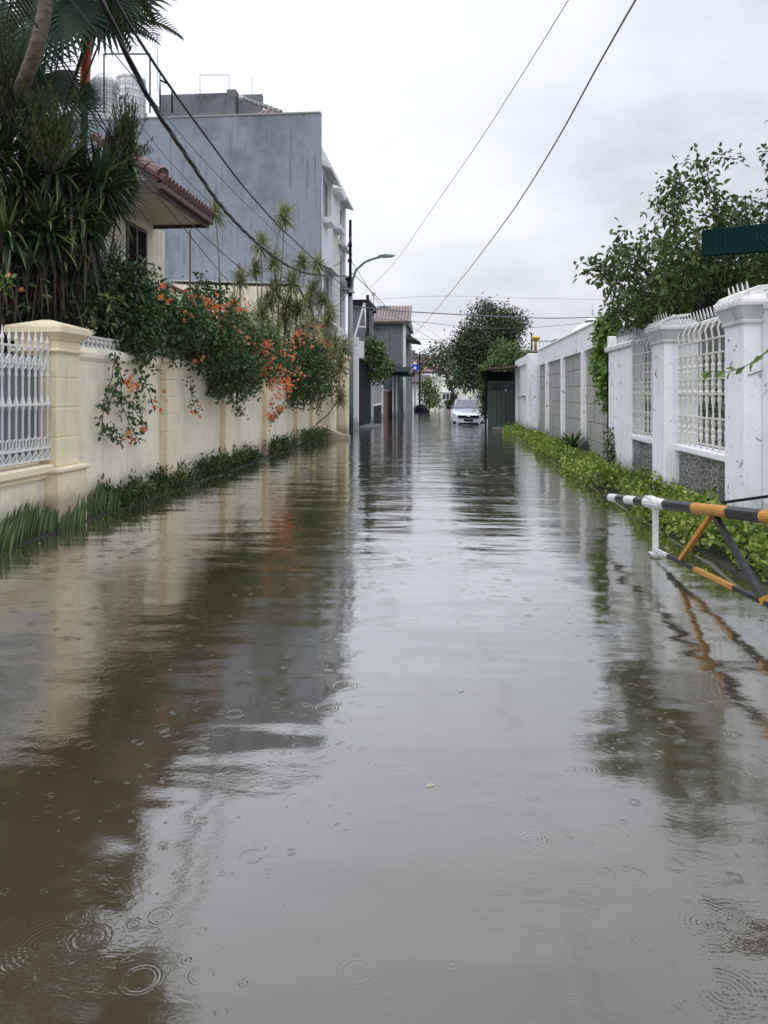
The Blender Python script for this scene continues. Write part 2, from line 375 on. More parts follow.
# ------------------------------------------------------------------ flood water
def watermat():
    m, nt, b = newmat('brown_flood_water'); nt.nodes.remove(b)
    co = geo_pos(nt); out = nt.nodes['Material Output']
    sx = nt.nodes.new('ShaderNodeSeparateXYZ'); nt.links.new(co, sx.inputs[0])
    flat = nt.nodes.new('ShaderNodeCombineXYZ'); nt.links.new(sx.outputs[0], flat.inputs[0]); nt.links.new(sx.outputs[1], flat.inputs[1])
    fl = flat.outputs[0]
    # distance-independent swell: long low waves lying across the street
    w1 = noise(nt, fl, 1, 2, .45, (.75,2.0,1)); w2 = noise(nt, fl, 1, 2, .5, (2.6,6.5,1)); w3 = noise(nt, fl, 1, 2, .5, (9,16,1))
    # wind-ruffled patches
    pt = noise(nt, fl, .6, 2, .5); pm = mth(nt,'MULTIPLY', mth(nt,'SUBTRACT', pt, .50), 7, clamp=True)
    pm = mth(nt,'ADD', mth(nt,'MULTIPLY', pm, .85), .15)
    far = mth(nt,'MULTIPLY', mth(nt,'SUBTRACT', sx.outputs[1], 5.0), .12, clamp=True)
    h = mth(nt,'MULTIPLY', w1, .015)
    h = mth(nt,'ADD', h, mth(nt,'MULTIPLY', mth(nt,'MULTIPLY', w2, mth(nt,'ADD', mth(nt,'MULTIPLY', far, .50), .22)), .0055))
    h = mth(nt,'ADD', h, mth(nt,'MULTIPLY', mth(nt,'MULTIPLY', w3, pm), .0017))
    w4 = noise(nt, fl, 1, 2, .6, (34,60,1)); pm4 = mth(nt,'ADD', mth(nt,'MULTIPLY', pm, .9), .12)
    h = mth(nt,'ADD', h, mth(nt,'MULTIPLY', mth(nt,'MULTIPLY', w4, pm4), .0010))
    w5 = noise(nt, fl, 1, 2, .5, (1.4,3.6,1)); far2 = mth(nt,'MULTIPLY', mth(nt,'SUBTRACT', sx.outputs[1], 13.0), .05, clamp=True)
    h = mth(nt,'ADD', h, mth(nt,'MULTIPLY', mth(nt,'MULTIPLY', w5, far2), .022))
    def rings(scale, thr, k, wid, amp, off, rmax, patchy=None):
        mp = nt.nodes.new('ShaderNodeMapping'); mp.inputs['Location'].default_value = (off, off*.7, 0); nt.links.new(fl, mp.inputs['Vector'])
        v = nt.nodes.new('ShaderNodeTexVoronoi'); v.voronoi_dimensions = '2D'; v.inputs['Scale'].default_value = scale; v.inputs['Randomness'].default_value = .8
        nt.links.new(mp.outputs[0], v.inputs['Vector'])
        sc = nt.nodes.new('ShaderNodeSeparateColor'); nt.links.new(v.outputs['Color'], sc.inputs[0])
        d = mth(nt,'DIVIDE', v.outputs['Distance'], scale)                    # metres
        r0 = mth(nt,'MULTIPLY', sc.outputs[0], rmax)
        q = mth(nt,'SUBTRACT', d, r0)
        env = mth(nt,'EXPONENT', mth(nt,'MULTIPLY', mth(nt,'POWER', mth(nt,'DIVIDE', q, wid), 2.0), -1))
        # fade before the cell's border
        edge = mth(nt,'MULTIPLY', mth(nt,'SUBTRACT', .46/scale, d), scale*8, clamp=True)
        s = mth(nt,'COSINE', mth(nt,'MULTIPLY', q, k))
        gate = mth(nt,'LESS_THAN', sc.outputs[1], thr)
        fade = mth(nt,'SUBTRACT', 1.15, sc.outputs[0])
        r = mth(nt,'MULTIPLY', mth(nt,'MULTIPLY', env, s), mth(nt,'MULTIPLY', mth(nt,'MULTIPLY', gate, edge), mth(nt,'MULTIPLY', fade, amp)))
        if patchy is not None: r = mth(nt,'MULTIPLY', r, patchy)
        return r
    for args in ((2.7,.55,380,.016,.00026,0,.085),(4.3,.55,560,.011,.00024,13.7,.055),(5.3,.45,640,.009,.00022,71.3,.04),(8.0,.42,900,.005,.00017,31.1,.022),(13.0,.30,1300,.0035,.00012,47.9,.012)):
        h = mth(nt,'ADD', h, rings(*args))
    pr = noise(nt, fl, .55, 1, .5); pr = mth(nt,'MULTIPLY', mth(nt,'SUBTRACT', pr, .52), 9, clamp=True)
    h = mth(nt,'ADD', h, rings(2.8,.9,420,.05,.00042,57.3,.11,pr))
    h = mth(nt,'ADD', h, rings(4.1,.9,620,.03,.00030,83.9,.08,pr))
    bp = nt.nodes.new('ShaderNodeBump'); bp.inputs['Distance'].default_value = 1.0; bp.inputs['Strength'].default_value = 1.0
    nt.links.new(h, bp.inputs['Height'])
    # silt clouds in the water
    s1 = noise(nt, fl, .5, 5, .6); s2 = noise(nt, fl, 2.3, 4, .6)
    c = ramp(nt, s1, [(.32,(.034,.026,.014)),(.68,(.060,.046,.025))])
    c = mix(nt, mth(nt,'MULTIPLY', s2, .25), c, (.066,.051,.030,1))
    df = nt.nodes.new('ShaderNodeBsdfDiffuse'); nt.links.new(c, df.inputs['Color'])
    gl = nt.nodes.new('ShaderNodeBsdfGlossy'); gl.inputs['Roughness'].default_value = .06; gl.inputs['Color'].default_value = (.97,.97,.96,1)
    nt.links.new(bp.outputs[0], gl.inputs['Normal'])
    fr = nt.nodes.new('ShaderNodeLayerWeight'); fr.inputs['Blend'].default_value = .5; nt.links.new(bp.outputs[0], fr.inputs['Normal'])
    fc = mth(nt,'ADD', mth(nt,'MULTIPLY', mth(nt,'POWER', fr.outputs['Facing'], 1.95), 1.0), .01, clamp=True)
    mx = nt.nodes.new('ShaderNodeMixShader'); nt.links.new(fc, mx.inputs[0]); nt.links.new(df.outputs[0], mx.inputs[1]); nt.links.new(gl.outputs[0], mx.inputs[2])
    nt.links.new(mx.outputs[0], out.inputs[0]); return m
M['water'] = watermat()

def sheet(name, x0,x1,y0,y1,z, mat):
    b = MB(); b.v = [(x0,y0,z),(x1,y0,z),(x1,y1,z),(x0,y1,z)]; b.f = [(0,1,2,3)]
    return struct(b.build(name, mat))
sheet('ground', -900,900,-300,1500,-.34, M['soil'])
sheet('road', -4.0,2.2,-40,110,-.30, M['asphalt'])
sheet('flood_water', -60,60,-40,160,0, M['water'])
struct(MB().box(-40,-4.52,-30,100,-.33,.06).build('yard_ground', M['soil']))
struct(MB().box(3.25,40,-30,100,-.33,.07).build('yard_ground', M['soil']))

# ================================================================== LEFT SIDE
GYE = YX(79.5,-4.22)-.50
WX = -4.25                                   # street face of the pilasters
# --- near stretch: low wall, ledge and white spear grille
t = thing('fence_wall', 'low cream wall carrying a white ornate spear grille before the large cream pillar', 'wall', (-4.45,6.4,-.3))
MB().box(-4.55,-4.33,4.4,GYE,-.3,.60).build('base_wall', M['cream_panel'], t)
b = MB(); b.cbox(-4.62,-4.24,4.4,GYE,.60,.70,.02); b.cbox(-4.58,-4.28,4.4,GYE,.55,.60,.01); b.build('ledge', M['cream'], t)
b = MB(); y = 4.5; gx = -4.30
while y < GYE-.02:
    b.box(gx-.008,gx+.008,y-.008,y+.008,.74,1.98)
    b.lathe(gx,y,[(.009,1.60),(.019,1.64),(.009,1.70),(.021,1.76),(.009,1.83),(.021,1.90),(.009,1.95)],6)
    b.lathe(gx,y,[(.012,1.96),(.022,2.0),(.014,2.03),(.003,2.12)],6)
    b.lathe(gx,y,[(.012,1.27),(.030,1.34),(.010,1.44),(.004,1.49)],6)
    for s in (-1,1):
        b.tube([(gx,y+s*.012,.86),(gx,y+s*.05,.92),(gx,y+s*.055,.97),(gx,y+s*.02,1.0)],.008,5)
        b.tube([(gx,y+s*.012,1.84),(gx,y+s*.05,1.79),(gx,y+s*.055,1.73),(gx,y+s*.02,1.70)],.008,5)
        b.tube([(gx,y+s*.012,.76),(gx,y+s*.05,.80),(gx,y+s*.012,.85)],.008,5)
    y += .118
for z in (.76,.88,1.34,1.93): b.box(gx-.014,gx+.014,4.4,GYE,z-.012,z+.012)
b.build('grille', M['white_metal'], t)
b = MB(); b.box(-4.44,-4.43,4.4,GYE,.72,1.86); b.build('backing_sheet', M['sheet'], t)

# --- large cream pillar with stepped cap
PY1 = YX(79.5,WX+.03); PY0 = PY1-.50
t = thing('wall_pillar', 'large cream block pillar with a stepped pointed cap at the end of the white grille', 'pillar', (-4.38,8.7,-.3))
b = MB()
b.cbox(-4.72,WX+.09,PY0-.06,PY1+.07,-.3,.60,.015); b.cbox(-4.74,WX+.12,PY0-.09,PY1+.10,.595,.66,.02)
z = .66
for k in range(4):
    b.cbox(-4.70,WX+.03,PY0,PY1,z,z+.312,.008); b.box(-4.69,WX+.022,PY0+.008,PY1-.008,z+.3,z+.33); z += .324
b.build('shaft', M['cream'], t)
b = MB(); b.cbox(-4.73,WX+.07,PY0-.04,PY1+.04,1.90,1.95,.015); b.cbox(-4.70,WX+.04,PY0-.01,PY1+.01,1.95,2.03,.01)
b.frustum((-4.72,WX+.04,PY0-.01,PY1+.01),2.03,(-4.77,WX+.11,PY0-.07,PY1+.08),2.10)
b.cbox(-4.78,WX+.13,PY0-.09,PY1+.10,2.10,2.19,.015)
b.frustum((-4.77,WX+.12,PY0-.08,PY1+.09),2.19,(-4.50,WX-.16,PY0+.19,PY1-.19),2.27)
b.build('cap', M['cream'], t)

# --- long garden wall with pilasters
t = thing('garden_wall', 'long cream garden wall with block pilasters under the orange flowering vine', 'wall', (-4.4,18,-.3))
WALL_END = 26.0
MB().box(-4.50,-4.36,PY1,WALL_END,-.3,1.90).build('wall', M['cream_panel'], t)
b = MB(); pts = [(-4.43,PY1+.0,1.92),(-4.43,WALL_END,1.92)]; b.tube(pts,.105,12); b.build('coping', M['cream_panel'], t)
b = MB(); y = PY1+.15
while y < 12.5:
    b.lathe(-4.5,y,[(.02,2.0),(.04,2.03),(.022,2.07),(.045,2.11),(.02,2.15)],8); y += .12
b.box(-4.53,-4.47,PY1,12.5,2.15,2.18); b.build('balustrade', M['white_metal'], t)
pil = []
for px0, px1 in ((157,177),(219,232),(258,271),(291,300.5),(309,315.5),(325,330)):
    y1 = YX(px1, WX); w = .42
    b = MB(); b.cbox(-4.55,WX+.004,y1-w-.004,y1+.004,-.3,.62,.008); z = .62
    for k in range(5):
        b.cbox(-4.54,WX,y1-w,y1,z,z+.252,.007); b.box(-4.53,WX-.01,y1-w+.01,y1-.01,z+.24,z+.27); z += .262
    b.cbox(-4.56,WX+.03,y1-w-.03,y1+.03,z,z+.06,.015)
    b.build('pilaster', M['cream'], t)

# gate pier and stepped parapet at the far end of the garden wall
t = thing('gate_pier', 'tall cream pier with block joints at the far end of the garden wall', 'pier', (-4.0,26.4,-.3))
b = MB(); z = -.3
x0 = XY(333,26.2); x1 = XY(346.5,26.2)
for k in range(9):
    b.cbox(x0-.25,x1,26.2,26.9,z,z+.318,.008); b.box(x0-.24,x1-.01,26.21,26.89,z+.3,z+.33); z += .33
b.build('shaft', M['cream'], t)
MB().cbox(x0-.3,x1+.06,26.12,26.96,z,z+.1,.02).build('cap', M['cream'], t)
t = tag(MB().prism([(-4.24,24.0,-.3),(-3.20,24.0,-.3),(-3.20,24.0,.12),(-3.42,24.0,.16),(-4.24,24.0,.50)],(0,.34,0)).build('parapet', M['cream']),
        'low cream parapet sloping down into the water beside the tall pier','parapet')

# --- gable building of cream render behind the garden wall
t = thing('side_building', 'plain cream side building with a sloping wall top below the tall grey wall', 'building', (-8,25,0))
q = lambda px,py,Y=24.8: P(px,py,Y)
MB().prism([(XY(150,24.8),24.8,0),(XY(331,24.8),24.8,0),q(331,350),q(312,315),q(297,287),q(170,284)],(0,1.2,0)).build('wall', M['cream_panel'], t)
b = MB(); 
for a,c in (((170,281),(298,284)),((298,284),(313,313)),((313,313),(331,348))):
    A=P(*a,24.75); C=P(*c,24.75); b.prism([A,C,(C[0],C[1],C[2]+.05),(A[0],A[1],A[2]+.05)],(0,1.3,0))
b.build('wall_coping', M['tile_pale'], t)

# lean-to with sloping top between house and grey wall
t = thing('lean_to', 'small cream lean-to wall with a sloping dark edge beside the house corner', 'outbuilding', (-7,20,0))
Y=21.0
MB().prism([(XY(150,Y),Y,0),(XY(205,Y),Y,0),P(205,306,Y),P(198,300,Y),P(168,286,Y),P(150,280,Y)],(0,.5,0)).build('wall', M['house_cream'], t)
A=P(150,279,Y-.05); C=P(204,303,Y-.05)
MB().prism([A,C,(C[0],C[1],C[2]+.10),(A[0],A[1],A[2]+.10)],(0,.6,0)).build('edge_board', M['rust'], t)
A=P(190,230,Y-.3)
tag(MB().tube([(A[0],A[1],0),(A[0],A[1],A[2])],.03,6).build('post', M['rust']),'thin dark rusty post standing in front of the tall grey wall','post')

# --- house with tiled overhanging roof
HX = -6.15; EX = -5.0; HY1 = YX(165,HX)
EZ = 4.98
t = thing('house', 'cream house with maroon tiled overhanging roof and brown window behind the palms', 'house', (-8,14.5,0))
ry00 = YX(156,EX)+.05; wy0, wy1 = YX(126,HX), YX(146,HX)
wz0, wz1 = ZP(272,HX,wy0), ZP(220,HX,wy0)
b = MB(); b.box(HX-.25,HX,ry00,wy0,0,EZ-.02); b.box(HX-.25,HX,wy1,HY1,0,EZ-.02); b.box(HX-.25,HX,wy0,wy1,0,wz0); b.box(HX-.25,HX,wy0,wy1,wz1,EZ-.02)
b.box(-11,HX-.25,HY1-.25,HY1,0,EZ-.02); b.box(-11,HX-.25,ry00,ry00+.25,0,EZ-.02); b.build('wall', M['house_cream'], t)
w = MB(); e=.07; ym=(wy0+wy1)/2
w.box(HX-.12,HX+.03,wy0,wy0+e,wz0,wz1); w.box(HX-.12,HX+.03,wy1-e,wy1,wz0,wz1); w.box(HX-.12,HX+.03,wy0+e,wy1-e,wz1-e,wz1); w.box(HX-.12,HX+.03,wy0+e,wy1-e,wz0,wz0+e); w.box(HX-.12,HX+.02,ym-.035,ym+.035,wz0+e,wz1-e)
wf = w.build('window', M['frame_brown'], t)
MB().box(HX-.09,HX-.07,wy0+e,wy1-e,wz0+e,wz1-e).build('pane', M['glass'], wf)
MB().cbox(HX-.02,HX+.10,wy0-.12,wy1+.12,wz0-.09,wz0-.01,.01).build('sill', M['white_clean'], wf)
ry0, ry1 = YX(156,EX), YX(208,EX)
b = MB(); b.box(-11,EX-.03,ry0+.05,ry1-.05,EZ-.02,EZ+.02); b.build('soffit', M['soffit'], t)
b = MB(); b.box(EX-.03,EX+.02,ry0,ry1,EZ-.09,EZ+.13); b.box(-11,EX-.03,ry1-.05,ry1,EZ-.09,EZ+.13); b.box(-11,EX-.03,ry0,ry0+.05,EZ-.09,EZ+.13)
b.build('fascia', M['fascia'], t)
b = MB(); b.box(EX+.02,EX+.12,ry0,ry1,EZ-.02,EZ+.07); b.build('gutter', M['rust'], t)
# tiled slopes made of rows of half-round tiles
b = MB(); rise = math.tan(R(32)); n = int((ry1-ry0)/.17); ridx = -8.4
for k in range(n+1):
    y = ry0+.05+k*.17
    hip = max(0, (1.2-(y-ry0)))*1.0; hip2 = max(0,(1.2-(ry1-y)))
    for s in range(4):
        x0 = EX+.14-s*.33; x1 = x0-.36
        if (EX-x0) > min((y-ry0)*1.25+.6,(ry1-y)*1.6+.6): continue
        z0 = EZ+.15+(EX+.14-x0)*rise; z1 = z0+.36*rise*.93
        b.tube([(x0,y,z0),(x1,y,z1)],[.088,.072],8)
b.build('roof', M['tile'], t, smooth=False)
b = MB(); b.prism([(EX+.05,ry0,EZ+.135),(EX+.05,ry1,EZ+.135),(EX-1.2,ry1-.9,EZ+.13+1.2*rise),(EX-1.2,ry0+.9,EZ+.13+1.2*rise)],(0,0,-.05))
b.build('roof_deck', M['fascia'], t)
b = MB()
for k in range(3):
    x=EX+.12-k*.33; y=ry0+.02+k*.29; z=EZ+.27+k*.205
    b.tube([(x,y,z-.03),(x-.36,y+.31,z+.20)],[.105,.085],10)
b.build('ridge_tile', M['tile_pale'] if False else M['tile'], t)

# --- tall grey building
GX = -4.5; GY = YX(319.5,GX)
gzt = ZP(113, GX, GY)
t = thing('grey_building', 'tall grey cement building with a pale windowed street front', 'building', (-9,30,0))
xl = XY(60,GY)
MB().box(xl,GX+.03,GY,GY+.25,0,gzt).build('end_wall', M['grey_render'], t)
MB().box(xl,GX+.04,GY-.03,GY+.28,gzt,gzt+.05).build('wall_cap', M['concrete'], t)
fz = ZP(146, GX, YX(321.5,GX)); fy1 = YX(346,GX)
def hole_wall(b, x0,x1, ya,yb, za,zb, holes):
    """wall in the plane x with rectangular openings (y0,y1,z0,z1), columns of holes given left to right"""
    ys = sorted({ya,yb}|{h[0] for h in holes}|{h[1] for h in holes})
    for a,c in zip(ys[:-1],ys[1:]):
        hs = sorted([h for h in holes if h[0] <= a+1e-6 and h[1] >= c-1e-6], key=lambda h:h[2]); z = za
        for h in hs: b.box(x0,x1,a,c,z,h[2]); z = h[3]
        b.box(x0,x1,a,c,z,zb)
ya=YX(323,GX); yb=YX(331,GX); yc=YX(340,GX); yd=YX(344.5,GX)
H1=(ya,yb,ZP(222,GX,(ya+yb)/2),ZP(178,GX,(ya+yb)/2)); H2=(ya+.2,yb+.3,ZP(322,GX,(ya+yb)/2),ZP(272,GX,(ya+yb)/2))
H3=(yc,yd,ZP(246,GX,yc+1),ZP(208,GX,yc+1)); H4=(yc,yd,ZP(330,GX,yc+1),ZP(258,GX,yc+1))
ym1 = YX(334.5,GX); ym2 = YX(338.5,GX)
b = MB(); hole_wall(b,GX-.25,GX,GY+.25,ym1,0,fz,[H1,H2]); b.build('street_front', M['facade'], t)
b = MB(); hole_wall(b,GX-.25,GX+.004,ym1,ym2,0,fz,[]); b.build('ivory_bay', M['facade_yellow'], t)
b = MB(); hole_wall(b,GX-.25,GX,ym2,fy1,0,fz,[H3,H4]); b.build('far_bay', M['facade'], t)
MB().box(xl,GX-.25,fy1-.25,fy1,0,fz).build('rear_wall', M['grey_render'], t)
MB().box(xl,GX-.02,GY+.25,fy1,fz-.5,fz-.3).build('flat_roof', M['concrete'], t)
for (h0,h1,z0,z1) in (H1,H2,H3,H4):
    w = MB(); e=.07; xx=GX-.16
    w.box(xx,xx+.06,h0,h0+e,z0,z1); w.box(xx,xx+.06,h1-e,h1,z0,z1); w.box(xx,xx+.06,h0+e,h1-e,z0,z0+e); w.box(xx,xx+.06,h0+e,h1-e,z1-e,z1)
    w.box(xx,xx+.05,(h0+h1)/2-.03,(h0+h1)/2+.03,z0+e,z1-e); wf = w.build('window', M['white_clean'], t)
    MB().box(xx+.01,xx+.025,h0+e,h1-e,z0+e,z1-e).build('pane', M['glass'], wf)
def hood(y0,y1,z,out=.30,th=.10,slope=.10):
    return MB().prism([(GX+.01,y0,z),(GX+out,y0,z-slope),(GX+out,y0,z-slope+th),(GX+.01,y0,z+th+.12)],(0,y1-y0,0)).build('window_hood', M['white_clean'], t)
hood(ya-.2,yb+.5,H1[3]+.15); hood(ya,yb+.6,H2[3]+.1); hood(yc-.5,yd+.4,H3[3]+.15,.34); hood(yc-.5,yd+.3,H3[2]-.2,.30)
for (y0,y1,z,o) in ((ya,ya+1.0,H1[2]-.22,.32),(ym1-.4,ym1+.8,ZP(231,GX,ym1),.30),(ya,yb+.5,H2[2]-.18,.25),(ym1-.3,ym1+.9,ZP(195,GX,ym1),.32)):
    MB().cbox(GX+.006,GX+o,y0,y1,z,z+.2,.015).build('sill', M['white_clean'], t)
# low parapet of the roof, set back
b = MB(); x0=XY(160,29); x1=XY(262,29); z0=gzt-.5
b.box(x0,XY(228,29.0),29,29.2,z0,ZP(95,x0,29)); b.box(XY(238,29),x1,29,29.2,z0,ZP(94,x1,29)); b.cbox(XY(228,29),XY(237,29),28.8,29.3,z0,ZP(90,x1,29),.02)
b.build('roof_parapet', M['grey_house'], t)
# small tiled roof behind the end wall
b = MB(); xa=XY(168,27.6); xb=XY(285,27.6); zz=gzt+.02
n=int((xb-xa)/.22)
for k in range(n):
    x=xa+k*.22; L = min(1.25, (xb-x)*1.0+.15)
    b.tube([(x,GY+.4,zz+.05),(x,GY+.4+L,zz+.05+min(L*.75,.5))],[.095,.085],8)
b.build('roof', M['tile'], t)
b = MB(); A=Vector(P(281,112.5,27.6)); C=Vector(P(240,97,28.7))
for k in range(9): b.tube([A.lerp(C,k/9),A.lerp(C,(k+1.1)/9)],[.10,.075],7); b.build('hip_ridge', M['tile_pale'], t)

# roof tanks in a wire cage, pipe frames, aerial
for i,(px0,px1,pt,pb,lb) in enumerate(((118,144,72,113,'white ribbed water tank on the grey roof beside the pipe frame'),(94,116,75,113,'white ribbed water tank half hidden by palm fronds on the grey roof'))):
    Y=27.9; xc=(XY(px0,Y)+XY(px1,Y))/2; r=(XY(px1,Y)-XY(px0,Y))/2; zt=ZP(pt,xc,Y); zb=gzt-.3
    tk = thing('water_tank', lb, 'water tank', (xc,Y,zb), 'water tanks on the roof')
    prof=[(r*.97,zb)]; z=zb+.05
    while z < zt-.32:
        prof += [(r,z),(r,z+.09),(r*.955,z+.10),(r*.955,z+.13)]; z += .14
    prof += [(r*.98,zt-.3),(r*.8,zt-.14),(r*.35,zt-.05),(r*.33,zt)]
    MB().lathe(xc,Y,prof,24).build('tank_body', M['tank'], tk, smooth=False)
    b = MB()
    for k in range(12):
        a=2*math.pi*k/12; b.tube([(xc+(r+.03)*math.cos(a),Y+(r+.03)*math.sin(a),zb),(xc+(r+.03)*math.cos(a),Y+(r+.03)*math.sin(a),zt-.25)],.012,4)
    for z in np.arange(zb+.2,zt-.25,.25):
        b.tube([(xc+(r+.03)*math.cos(a),Y+(r+.03)*math.sin(a),z) for a in np.linspace(0,2*math.pi,21)],.01,4)
    b.build('cage', M['galv'], tk)
def frame(name,label,cat,segs,Y,r=.03,mat='black_metal'):
    b = MB()
    for s in segs: b.tube([P(px,py,Y) for px,py in s], r, 6)
    o = b.build(name, M[mat]); return tag(o,label,cat)
frame('pipe_frame','dark rectangular pipe frame over the white water tanks','frame',[[(104,113),(104,54)],[(104,54),(150,54)],[(150,54),(150,113)]],27.3)
frame('pipe_frame','bent dark pipe stand with a brace just right of the water tanks','frame',[[(160,92),(160,70),(172,90),(172,113)],[(160,80),(168,84)],[(160,92),(160,113)]],27.6,.035)
frame('pipe_frame','thin pale square pipe frame standing on the roof parapet','frame',[[(200,96),(200,75),(229,75),(229,92)]],29.1,.018,'galv')
frame('aerial','thin television aerial rising behind the palm frond','aerial',[[(158,92),(157,34)],[(140,30),(160,35)],[(146,28),(147,34)],[(152,30),(153,36)]],28.2,.016,'galv')
frame('rod','thin upright rod on the roof beside the pale pipe frame','rod',[[(252,98),(252,77)]],29.2,.012,'galv')
# loose pale box on the end wall
tag(MB().cbox(XY(178,27.1),XY(200,27.1),27.0,27.35,gzt+.05,gzt+.19,.02).build('air_box', M['white_clean']),'pale flat box lying on top of the grey end wall','box')
# air conditioner
Y=YX(343,GX); zc=ZP(284,GX,Y)
t = thing('air_conditioner','white outdoor air conditioner fixed to the pale street front near the pole','air conditioner',(GX+.25,Y,zc))
MB().cbox(GX+.08,GX+.42,Y-.4,Y+.4,zc-.3,zc+.3,.02).build('casing', M['facade'], t)
b = MB(); b.box(GX+.15,GX+.36,Y-.41,Y-.402,zc-.22,zc+.22); b.build('vent_grille', M['black_metal'], t)
for s_ in (-.36,.32): MB().box(GX+.0,GX+.45,Y+s_,Y+s_+.04,zc-.36,zc-.305).build('bracket', M['rust'], t)

# ------------------------------------------------------------------ poles and lamps
def lamp_arm(t, pts, r, head, hd, hl=.55):
    MB().tube(pts, r, 8).build('lamp_arm', M['lamp_green'], t, smooth=True)
    d = Vector(hd).normalized(); s = d.cross(Vector((0,0,1))).normalized(); p = Vector(head); u = s.cross(d)
    def ring(a,w,h): 
        c = p+d*a; return [c-s*w-u*h*.3, c-s*w*.8+u*h, c+s*w*.8+u*h, c+s*w-u*h*.3]
    hh = MB().loft([ring(-.05,.05,.04),ring(.08,.09,.07),ring(hl*.5,.13,.08),ring(hl,.08,.03)]).build('lamp_head', M['lamp_green'], t)
    MB().loft([[c-u*.028 for c in ring(.14,.07,-.02)],[c-u*.028 for c in ring(hl*.85,.07,-.02)]]).build('lens', M['lens'], hh)
PYa = 29.6; pxa = XY(350.3,PYa)
t = thing('utility_pole','tall grey utility pole with teal painted foot and curved street lamp','pole',(pxa,PYa,-.3))
ztop = ZP(220,pxa,PYa)
MB().tube([(pxa,PYa,1.75),(pxa,PYa,5.6)],[.115,.095],14).build('pole', M['pole'], t, smooth=True)
MB().tube([(pxa,PYa,5.6),(pxa,PYa,ztop)],[.06,.055],8).build('pole_top', M['black_metal'], t)
MB().tube([(pxa,PYa,-.3),(pxa,PYa,1.75)],[.125,.118],14).build('painted_foot', M['teal'], t, smooth=True)
arm = [P(350.5,300,PYa-.0),P(352,282,PYa-.05),P(356,270,PYa-.1),P(365,262,PYa-.2),P(374,258.5,PYa-.3),P(380,257,PYa-.35)]
lamp_arm(t, arm, .045, P(379,257,PYa-.35), (1,-.15,.03), .62)
for z in (5.3,6.6,7.2): MB().cbox(pxa-.08,pxa+.08,PYa-.18,PYa-.06,z,z+.12,.01).build('clamp', M['black_metal'], t)
MB().cbox(pxa-.30,pxa-.13,PYa-.1,PYa+.1,5.6,5.9,.02).build('junction_box', M['pole'], t)
PYb = 38.0; pxb = XY(367.6,PYb)
t = thing('utility_pole','thin dark utility pole with a small lamp arm before the grey tiled house','pole',(pxb,PYb,-.3))
MB().tube([(pxb,PYb,-.3),(pxb,PYb,ZP(295,pxb,PYb))],[.11,.075],10).build('pole', M['black_metal'], t, smooth=True)
lamp_arm(t,[P(368,318,PYb),P(373,311,PYb-.1),P(380,307.5,PYb-.2)],.035,P(380,307.5,PYb-.2),(1,-.1,.02),.45)
PYc = 72.0; pxc = XY(419.6,PYc)
t = thing('utility_pole','short far dark pole rising beside the round blue sign','pole',(pxc,PYc,-.3))
MB().tube([(pxc,PYc,-.3),(pxc,PYc,ZP(352,pxc,PYc))],[.10,.08],8).build('pole', M['black_metal'], t, smooth=True)
b=MB(); z=ZP(355,pxc,PYc); b.box(pxc-.5,pxc+.5,PYc-.05,PYc+.05,z-.05,z+.05); b.build('crossarm', M['black_metal'], t)
frame('aerial','small television aerial above the faded tiled roof of the grey house','aerial',[[(373.5,312),(373.5,292)],[(371,294),(376,293)],[(371.5,296),(375.5,295)]],50,.03,'galv')

# ------------------------------------------------------------------ left street front beyond the garden wall
LX = -3.92
t = tag(MB().cbox(XY(353.5,30.8),XY(358.3,30.8),30.7,31.0,-.3,ZP(337,LX,30.8),.015).build('pier', M['white_clean']),'slim white pier between the utility pole and the black gate','pier')
t = thing('black_gate','tall black sheet gate standing in the flood beside the white pier','gate',(LX,33.5,-.3))
ya=31.05; yb=YX(371,LX); zt=ZP(357,LX,31.5)
b = MB(); n=14
for k in range(n):
    y0=ya+(yb-ya)*k/n; b.box(LX-.03,LX,y0+.02,ya+(yb-ya)*(k+1)/n-.01,.1,zt-.05)
b.build('gate_panel', M['black_metal'], t)
b = MB(); b.box(LX-.05,LX+.02,ya,yb,zt-.05,zt); b.box(LX-.05,LX+.02,ya,yb,.04,.1); b.box(LX-.05,LX+.02,ya,yb,1.15,1.2); b.build('gate_frame', M['black_metal'], t)
A=P(357,341,31.2); C=P(364,358,31.2)
tag(MB().cbox(A[0],C[0],31.2,31.27,C[2],A[2],.01).build('board', M['white_clean']),'plain white board fixed above the black gate','board')
tag(MB().cbox(-3.88,-3.2,31.6,35.4,-.06,.06,.02).build('entrance_slab', M['concrete']),'wet concrete entrance slab just above the flood at the black gate','slab')
t = thing('grey_gate','grey sheet gate between white posts after the black gate','gate',(LX,37.5,-.3))
y0=yb+.15; y1=YX(381.5,LX)
b=MB(); b.box(LX-.04,LX,y0+.15,y1-.15,.9,3.0); b.build('gate_panel', M['concrete'], t)
b=MB(); b.box(LX-.04,LX,y0+.15,y1-.15,.0,.86); b.build('kick_panel', M['black_metal'], t)
b=MB(); b.box(LX-.04,LX+.05,y0+.15,y1-.15,.83,.93); b.build('rail', M['white_clean'], t)
for yy in (y0,y1): MB().cbox(LX-.08,LX+.1,yy-.09,yy+.09,-.3,ZP(352 if yy>y0+1 else 372,LX,yy),.01).build('post', M['white_clean'], t)
t = thing('brown_gate','rust brown sheet gate in a thin white frame under the black canopy','gate',(LX,43,-.3))
y0=y1+.25; y1=YX(391.5,LX+.02); zt=ZP(390,LX,y0)
b=MB(); n=9
for k in range(n):
    b.box(LX-.03,LX+(.0 if k%2 else .012),y0+.06+(y1-y0-.12)*k/n,y0+.06+(y1-y0-.12)*(k+1)/n,-.1,zt-.05)
b.build('gate_panel', M['brown_door'], t)
